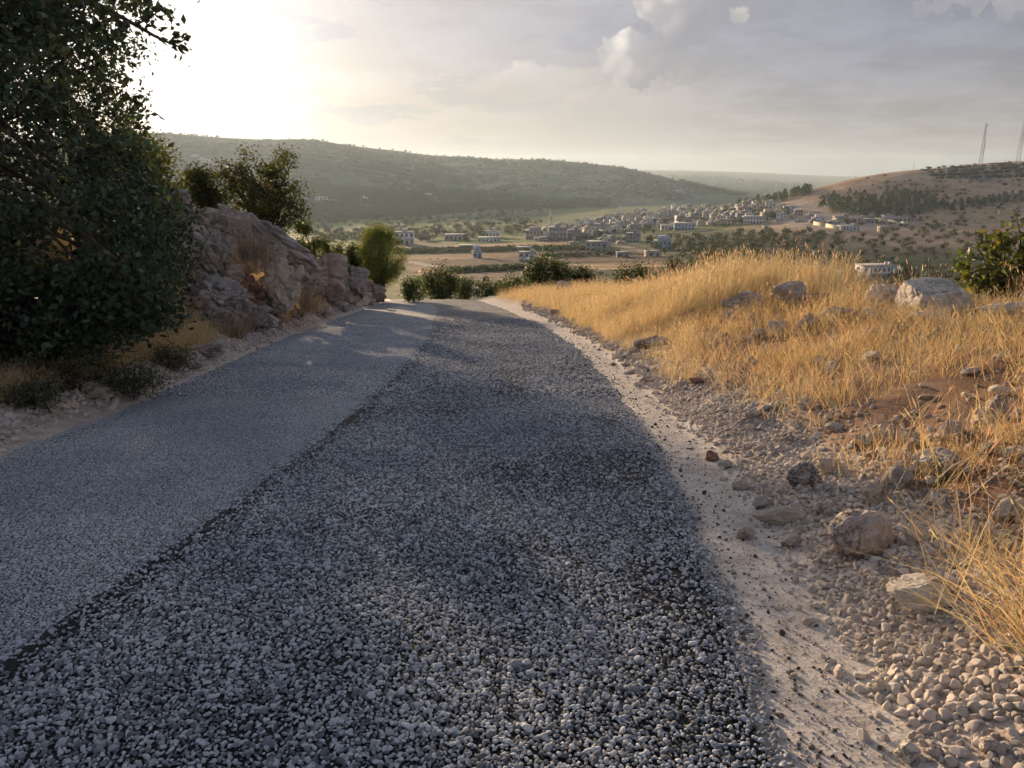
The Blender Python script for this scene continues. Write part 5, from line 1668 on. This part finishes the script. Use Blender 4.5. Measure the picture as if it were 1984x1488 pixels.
    zones = (
        ([(1050, 452), (1110, 436), (1200, 420), (1290, 414), (1290, 438), (1200, 452), (1120, 466), (1050, 468)], 150, 6.0, 'in the village centre', 'houses of the village centre'),
        ([(1200, 416), (1300, 402), (1410, 398), (1430, 420), (1420, 436), (1300, 440), (1290, 420)], 95, 7, 'in the middle village', 'houses of the middle village'),
        ([(1400, 400), (1480, 396), (1540, 412), (1590, 424), (1580, 432), (1500, 428), (1410, 432)], 52, 8, 'in the upper village', 'houses of the upper village'),
        ([(1585, 424), (1640, 420), (1780, 426), (1770, 434), (1660, 440), (1600, 434)], 12, 12, 'in the walled quarter', 'houses of the walled quarter'),
        ([(1130, 470), (1190, 460), (1250, 462), (1240, 470), (1170, 480)], 7, 12, 'at the near village edge', 'houses at the village edge'),
    )
    placed = []
    VM = ((1066, 440, 'left of the tall minaret'), (1090, 450, 'by the block of flats'), (1110, 435, 'right of the tall minaret'), (1150, 455, 'by the white corner house'), (1150, 430, 'midway between the minarets'), (1200, 440, 'below the smaller minaret'), (1201, 416, 'round the smaller minaret'), (1250, 430, 'right of the smaller minaret'), (1294, 440, 'by the white front house'), (1328, 436, 'behind the long blue building'), (1300, 410, 'at the village back'), (1360, 405, 'at the village back, right'), (1370, 430, 'right of the long blue building'), (1413, 428, 'by the cream parapet house'), (1408, 410, 'by the dark rounded tree'), (1444, 410, 'by the tan two-storey house'), (1464, 428, 'by the white school block'), (1490, 418, 'by the cream sunlit house'), (1530, 415, 'at the street end'), (1570, 428, 'left of the compound wall'), (1630, 430, 'above the compound wall'), (1690, 430, 'by the pale poles'), (1750, 430, 'at its right end'), (1172, 472, 'by the unfinished house'), (1230, 466, 'by the lone pole'))
    for poly, n, gap, lb, grp in zones:
        us = [p[0] for p in poly]
        vs = [p[1] for p in poly]
        got = tries = 0
        while got < n and tries < n * 40:
            tries += 1
            u, v = r.uniform(min(us), max(us)), r.uniform(min(vs), max(vs))
            if not in_poly(np.array([u]), np.array([v]), poly)[0]:
                continue
            x, Y, z = hit(u, v, 60)
            if any((x - a) ** 2 + ((Y - b) * .6) ** 2 < gap ** 2 for a, b in placed):
                continue
            placed.append((x, Y))
            i = int(r.integers(0, 14))
            sc_ = r.uniform(.5, .85)
            o = obj('house', vars_[i][0], loc=(x, Y, z - .2), rot=(0, 0, R(r.normal(-6, 14))), scale=(sc_ * r.uniform(.75, 1.3), sc_, sc_ * (.55 if 'walled' in grp else r.uniform(.7, 1.15))))
            near_ = min(VM, key=lambda m_: (m_[0] - u) ** 2 + (2 * (m_[1] - v)) ** 2)[2]
            st_ = 'low' if o.dimensions.z < 6.2 else 'mid-height' if o.dimensions.z < 9 else 'tall'
            tag(o, '%s %s house %s, %s' % (st_, vars_[i][1], lb, near_), 'house', '%s, %s %s, %s' % (grp, st_, vars_[i][1], near_))
            got += 1

    def minaret(label, u, v, hpx):
        x, Y, z = hit(u, v, 60)
        h = hpx * mpp(v, Y)
        root = empty('minaret', (x, Y, z))
        tag(root, label, 'minaret')

        def lathe(nm, prof, m_, sides=12):
            P = np.array([(0, 0, q[1] * h) for q in prof])
            V, F = tube(P, [q[0] * h for q in prof], sides)
            obj(nm, mesh(nm, V, F, (m_,), True), root)
        lathe('base', [(.050, -.1), (.050, .18), (.036, .22)], M_CONC, 8)
        lathe('shaft', [(.034, .20), (.030, .66)], M_WHITE)
        lathe('gallery', [(.030, .645), (.056, .67), (.056, .71), (.03, .715)], M_CREAM)
        lathe('lantern', [(.024, .71), (.022, .82)], M_WHITE)
        lathe('spire', [(.030, .815), (.020, .88), (.004, .97), (.001, 1.0)], M_STEEL)

    minaret('tall pale minaret with gallery rising over the left village', 1066, 462, 58)
    minaret('smaller slender minaret at the back of the village', 1201, 414, 19)

    def wall_run(label, pts, hpx, m_):
        P = [hit(u, v, 60) for u, v in pts]
        root = empty('boundary_wall', P[0])
        tag(root, label, 'wall')
        b0 = np.array(P[0])
        for a, b in zip(P[:-1], P[1:]):
            a, b = np.array(a) - b0, np.array(b) - b0
            h = hpx * mpp(pts[0][1], P[0][1])
            n = unit(np.array([-(b - a)[1], (b - a)[0], 0])) * .25
            V = [a - n, b - n, b + n, a + n]
            V = [q - [0, 0, 1.5] for q in V] + [q + [0, 0, h] for q in V]
            F = [(0, 3, 2, 1), (4, 5, 6, 7), (0, 1, 5, 4), (1, 2, 6, 5), (2, 3, 7, 6), (3, 0, 4, 7)]
            obj('panel', mesh('panel', np.array(V), np.array(F), (m_,)), root)
    wall_run('long sunlit pale retaining wall of the walled compound', [(1576, 436), (1600, 440), (1626, 446)], 7, M_WALLST)
    wall_run('pale wall along the back of the walled compound below the pines', [(1695, 428), (1720, 432), (1742, 437)], 6, M_WALLST)
    wall_run('white gatepost wall by the lower track', [(852, 521), (858, 521.6)], 7, M_WHITE)

    # poles in the compound and along the ridge
    def pole(label, u, v, hpx, arms=True):
        x, Y, z = hit(u, v, 60)
        h = hpx * mpp(v, Y)
        root = empty('utility_pole', (x, Y, z))
        tag(root, label, 'pole')
        b = MB().tube([(0, 0, -1), (0, 0, h)], [.28, .16], 6)
        obj('shaft', b.mesh('shaft', M_CONC, smooth=True), root)
        if arms:
            part('crossarm', root, M_STEEL, -1.3, 1.3, -.1, .1, h - .9, h - .7)
    pole('pale pole at the left end of the compound wall below the pines', 1693, 427, 16, False)
    pole('middle pale pole of the compound below the pines', 1712, 425, 14, False)
    pole('right pale pole of the compound below the pines', 1733, 427, 15, False)
    pole('utility pole with crossarm on the ridge left of the masts', 1770, 330, 13)
    pole('small utility pole far left on the bare ridge', 1657, 348, 7)
    pole('utility pole on the ridge between the crossarm pole and the left mast', 1861, 321, 8)
    pole('utility pole on the ridge between the two masts', 1948, 316, 7)
    pole('lone pole by the track near the pale blue house', 1239, 480, 12)

    # lattice masts
    def mast(label, u, v, hpx):
        x, Y, z = hit(u, v, 500)
        h = hpx * mpp(v, Y)
        root = empty('lattice_mast', (x, Y, z))
        tag(root, label, 'mast')
        bw, tw = h * .045, h * .014
        cs = [(-1, -.6), (1, -.6), (0, 1.1)]

        def pt(i, t):
            w_ = bw * (1 - t) + tw * t
            return np.array([cs[i][0] * w_, cs[i][1] * w_, h * t - 1])
        for i in range(3):
            obj('leg', MB().tube([pt(i, 0), pt(i, 1)], [.26, .18], 5).mesh('leg', M_STEEL), root)
        n = 18
        for i in range(3):
            b = MB()
            for k in range(n):
                b.tube([pt(i, k / n), pt((i + 1) % 3, (k + 1) / n)], [.10, .10], 4)
                b.tube([pt(i, (k + 1) / n), pt((i + 1) % 3, (k + 1) / n)], [.08, .08], 4)
            obj('lattice', b.mesh('lattice', M_STEEL), root)
        for t in (.42, .55, .93):
            o = obj('antenna', MB().tube([(0, 0, -1.2), (0, 0, 1.2)], [.5, .5], 8).mesh('antenna', M_WHITE, smooth=True), root)
            o.location = pt(1, t) + [.7, -.5, 0]
    mast('lattice radio mast on the right ridge, wholly in view', 1898, 320, 80)
    mast('lattice radio mast on the right ridge, cut by the picture edge', 1970, 315, 92)


build_houses()


# ---------------------------------------------------------------- far trees
def far_tree(seed, shape, col, n=150, leaf=.9, lobes=9):
    r = np.random.default_rng(seed)
    if shape == 'pine':
        t = r.random(n) ** .8
        rad = (1 - t) * .30 + .05
        a = r.uniform(0, 6.283, n)
        P = np.c_[np.cos(a) * rad * r.uniform(.5, 1, n), np.sin(a) * rad * r.uniform(.5, 1, n), .08 + t * .92]
        V, F, C = leaf_arrays(P, leaf * .13, col, r, (0, 0, .3), .7)
    else:
        c = unit(r.normal(size=(lobes, 3))) * r.uniform(.25, .6, (lobes, 1)) * [.5, .5, .36] + [0, 0, .46]
        P = c[r.integers(0, lobes, n)] + r.normal(0, .13, (n, 3))
        V, F, C = leaf_arrays(P, leaf * .16, col, r, None, .75)
    tv, tf = tube([(0, 0, -.15), (0, 0, .4)], [.035, .025], 5)
    F = np.r_[F, tf + len(V)]
    C = np.r_[C, np.tile([[.07, .05, .04]], (len(tv), 1))]
    V = np.r_[V, tv]
    return mesh('tree', V, F, (M_LEAF,), False, {'Col': C})


def build_far_trees():
    r = np.random.default_rng(41)
    olive = [far_tree(500 + i, 'round', (0.050, 0.056, 0.032), 130) for i in range(6)]
    green = [far_tree(520 + i, 'round', (0.045, 0.062, 0.026), 150) for i in range(6)]
    pine = [far_tree(540 + i, 'pine', (0.058, 0.085, 0.038), 190) for i in range(6)]
    dark = [far_tree(560 + i, 'round', (0.030, 0.042, 0.018), 200) for i in range(4)]

    def sample(poly, n, dmin, jitter=True):
        us = [p[0] for p in poly]
        vs = [p[1] for p in poly]
        out, tries = [], 0
        U = r.uniform(min(us), max(us), n * 12)
        Vv = r.uniform(min(vs), max(vs), n * 12)
        k = in_poly(U, Vv, poly)
        for u, v in zip(U[k], Vv[k]):
            x, Y, z = hit(u, v, 60)
            if all((x - a) ** 2 + (Y - b) ** 2 > dmin ** 2 for a, b, _ in out):
                out.append((x, Y, z))
                if len(out) >= n:
                    break
        return out

    def singles(name, label, cat, group, pts, meshes, s0, s1, wide=1.0, marks=()):
        for (x, Y, z) in pts:
            s_ = r.uniform(s0, s1)
            o = obj(name, meshes[int(r.integers(0, len(meshes)))], loc=(x, Y, z), rot=(0, 0, r.uniform(0, 6.28)), scale=(s_ * wide, s_ * wide, s_))
            u, v = proj(x, Y, z)
            near_ = min(marks, key=lambda m_: (m_[0] - u) ** 2 + (2 * (m_[1] - v)) ** 2)[2]
            q = (s_ - s0) / (s1 - s0)
            sz = 'smaller' if q < .33 else 'middling' if q < .67 else 'larger'
            tag(o, '%s %s %s' % (sz, label, near_), cat, '%s, %s, %s' % (group, sz, near_))

    # orchard on the right slope
    orch = sample([(1340, 462), (1560, 448), (1640, 455), (1800, 440), (1984, 440), (1984, 540), (1850, 545), (1600, 540), (1400, 530)], 230, 7.5)
    singles('orchard_tree', 'olive-green tree on the right slope', 'tree', 'orchard trees on the right slope', orch, olive, 3.6, 5.4, 1.3, marks=((1714, 449, 'near the lone cream house'), (1648, 452, 'below the white villa'), (1708, 520, 'above the long columned house'), (1620, 530, 'above the low whitewashed house'), (1900, 455, 'over the broad-leaved bush'), (1940, 500, 'behind the broad-leaved bush'), (1830, 500, 'over the largest boulder'), (1830, 455, 'high over the largest boulder'), (1420, 500, 'behind the seeding shrubs'), (1500, 480, 'over the grass crest')))
    pts = sample([(1180, 470), (1300, 458), (1420, 452), (1560, 448), (1620, 462), (1560, 500), (1400, 520), (1300, 520), (1290, 500), (1230, 478)], 120, 7.0)
    singles('orchard_tree', 'dark orchard tree of the plantation below the village', 'tree', 'orchard trees below the village', pts, green, 4.5, 6.5, 1.25, marks=((1286, 470, 'near the pale blue house'), (1340, 455, 'under the long blue building'), (1464, 450, 'under the white school block'), (1560, 460, 'near the quarried ground'), (1400, 490, 'behind the seeding shrubs'), (1500, 490, 'behind the grass crest'), (1220, 470, 'by the lone pole')))
    pts = sample([(1300, 540), (1350, 505), (1500, 520), (1600, 530), (1780, 535), (1850, 545), (1850, 570), (1600, 572), (1400, 560)], 45, 6)
    singles('valley_tree', 'dark tree at the foot of the right slope', 'tree', 'dark trees below the right slope', pts, dark, 4.5, 7, 1.1, marks=((1620, 545, 'beside the low whitewashed house'), (1708, 541, 'beside the long columned house'), (1800, 550, 'right of the long columned house'), (1480, 535, 'behind the grass crest'), (1370, 530, 'behind the seeding shrubs')))
    # pine plantations
    pts = sample([(1585, 405), (1600, 388), (1640, 378), (1700, 384), (1730, 372), (1800, 382), (1830, 400), (1800, 414), (1700, 426), (1620, 416)], 150, 4.5)
    singles('pine_tree', 'pine of the large plantation', 'tree', 'pines of the large plantation', pts, pine, 5.0, 7.8, 1.6, marks=((1600, 400, 'at its left end'), (1650, 385, 'at its upper left'), (1660, 418, 'at its lower left'), (1720, 400, 'in its middle'), (1720, 425, 'above the compound wall'), (1800, 385, 'at its upper right'), (1810, 410, 'at its right end')))
    pts = sample([(1820, 398), (1900, 388), (1984, 378), (1984, 392), (1900, 402), (1830, 410)], 60, 5)
    singles('pine_tree', 'pine of the sparse strip right of the plantation', 'tree', 'pines of the sparse strip', pts, pine, 3.8, 6.2, 1.6, marks=((1840, 402, 'at its left end'), (1900, 394, 'below the left mast'), (1970, 384, 'at the picture edge')))
    pts = sample([(1425, 397), (1500, 378), (1572, 366), (1572, 376), (1500, 394), (1440, 402)], 75, 4.5)
    singles('pine_tree', 'pine of the dark wood above the village', 'tree', 'pines above the village', pts, pine, 6.0, 8.8, 1.6, marks=((1440, 398, 'at its low left end'), (1500, 384, 'in its middle'), (1560, 370, 'at its high right end')))
    # village and field trees one can pick out
    for lb, u, v, hp, wd in (
        ('dark round tree standing alone beside the long low grey shed', 903, 469, 17, 1.2),
        ('tall dark tree left of the tall minaret', 1014, 441, 22, 1.2),
        ('rounded tree at the left edge of the village behind the terraced house', 986, 436, 20, 1.5),
        ('rounded tree in the gap at the left of the village', 1002, 446, 16, 1.3),
        ('dark tree between block of flats and the corner house', 1118, 470, 14, 1.3),
        ('dark tree behind the beige block building', 1253, 496, 16, 1.1),
        ('dark tree beside the long pale blue building', 1255, 448, 14, 1.4),
        ('dark round tree beside the cream sunlit house of the upper village', 1477, 412, 11, 1.6),
        ('dark rounded tree in the village under the hill', 1408, 414, 14, 1.4),
        ('isolated dark tree on the bare slope left of the large plantation', 1594, 388, 14, 1.2),
        ('dark bushy tree in the fields left of the long low grey shed', 848, 456, 18, 1.9),
        ('dark tree at the foot of the white two-storey house', 806, 462, 14, 1.4),
    ):
        x, Y, z = hit(u, v, 60)
        s_ = hp * mpp(v, Y)
        tag(obj('valley_tree', dark[int(r.integers(0, 4))], loc=(x, Y, z), rot=(0, 0, r.uniform(0, 6)), scale=(s_ * wd, s_ * wd, s_)), lb, 'tree')

    lib_g = library('green_tree', green + dark)
    lib_s = library('scrub_tree', olive + dark)

    def mass(name, label, poly, n, lib, s0, s1, wide=1.3, noise=None, cat='trees', ymin=60):
        us = [p[0] for p in poly]
        vs = [p[1] for p in poly]
        U = r.uniform(min(us), max(us), n * 3)
        Vv = r.uniform(min(vs), max(vs), n * 3)
        k = in_poly(U, Vv, poly)
        U, Vv = U[k][:n], Vv[k][:n]
        # intersect with the ground by marching all lines of sight together
        rx, rz = ray(U, Vv)
        Y = np.full(len(U), 60.0)
        best = np.full(len(U), np.nan)
        prev = np.ones(len(U))
        for q in np.geomspace(ymin, 6500, 200):
            g_ = EYE + rz * q - H(rx * q, np.full(len(U), q))
            h_ = np.isnan(best) & (g_ < 0)
            best[h_] = q
        ok = ~np.isnan(best)
        x, Y = rx[ok] * best[ok], best[ok] * (1 - .012 * r.random(ok.sum()))
        if noise:
            kk = fbm(x / noise[0], Y / noise[0], oct=3, seed=71) > noise[1]
            x, Y = x[kk], Y[kk]
        n_ = len(x)
        s_ = r.uniform(s0, s1, n_)
        o = scatter(name, np.c_[x, Y, H(x, Y)], np.c_[np.zeros((n_, 2)), r.uniform(0, 6.28, n_)], np.c_[s_ * wide, s_ * wide, s_], r.integers(0, 10, n_), lib)
        tag(o, label, cat, kind='stuff')
    mass('hill_scrub', 'scrub oaks covering the long left hill', [(200, 258), (560, 264), (760, 288), (900, 303), (1050, 306), (1200, 322), (1400, 372), (1300, 392), (900, 392), (600, 380), (200, 350)], 8000, lib_s, 3.5, 9, 1.5, (140, -.10))
    mass('wooded_slope', 'dark pine wood on the foot of the left hill', [(590, 362), (640, 366), (760, 378), (830, 384), (840, 402), (720, 398), (590, 384)], 2200, lib_g, 8, 13, 1.3)
    mass('valley_woodland', 'groves and hedges on the left valley floor', [(590, 394), (760, 402), (900, 396), (1180, 388), (1180, 402), (900, 412), (760, 424), (590, 430)], 3200, lib_g, 5, 10, 1.5, (60, -.25))
    mass('field_hedges', 'scattered trees and hedges between the valley fields', [(570, 420), (1050, 405), (1050, 450), (800, 470), (570, 470)], 750, lib_g, 4, 7.5, 1.5, (40, 0.0))
    mass('ridge_scrub', 'dark scrub on the rocky top of the right ridge', [(1770, 326), (1900, 320), (1984, 315), (2050, 313), (2050, 345), (1900, 350), (1800, 346)], 420, lib_s, 1.8, 3.6, 1.8)
    mass('slope_scrub', 'low bushes scattered over the bare right hill', [(1600, 362), (1760, 336), (1984, 345), (1984, 440), (1760, 445), (1620, 440)], 420, lib_s, 1.3, 3.8, 1.5, (50, -.15))
    mass('village_trees', 'garden trees between the village houses', [(1040, 455), (1200, 415), (1420, 400), (1560, 420), (1420, 440), (1200, 460), (1100, 472)], 130, lib_g, 4, 8, 1.2)
    mass('far_hill_scrub', 'trees on the farthest hill behind the village', [(1290, 341), (1400, 345), (1500, 354), (1580, 358), (1560, 372), (1420, 380), (1340, 362)], 900, lib_g, 10, 18, 1.8, ymin=1500)
    mass('field_hedges', 'low hedges along the nearer field edges', [(870, 527), (1015, 519), (1015, 523), (870, 531)], 160, lib_g, 1.6, 3.0, 1.4)
    mass('field_hedges', 'low hedge right of the white farmhouse', [(1050, 497), (1200, 491), (1200, 495), (1050, 501)], 120, lib_g, 1.6, 3.0, 1.4)
    mass('orchard_bushes', 'bushes beyond the crest round the lower track', [(770, 520), (860, 530), (900, 552), (1150, 535), (1300, 520), (1300, 560), (900, 575), (780, 570)], 110, lib_g, 1.2, 2.6, 1.4, (25, .0))
    mass('vineyard_rows', 'dark vine rows across the middle of the fields', [(765, 486), (1180, 478), (1180, 485), (765, 493)], 700, lib_g, 2.0, 3.2, 1.2)


build_far_trees()

# ================================================================== HAZE
def build_haze():
    zb = -260.0
    me = MB().box(-12000, 12000, -60, 9500, zb, 150).mesh('haze')
    m_, g = mat('haze_air')
    vol = g.n('ShaderNodeVolumePrincipled', {'Color': (0.66, 0.84, 1.0, 1), 'Density': 0.00010, 'Anisotropy': 0.35})
    g.n('ShaderNodeOutputMaterial', {'Volume': vol.outputs[0]})
    me.materials.append(m_)
    o = obj('haze', me)
    tag(o, 'thin pale haze lying over the whole valley', 'haze', kind='stuff')


build_haze()
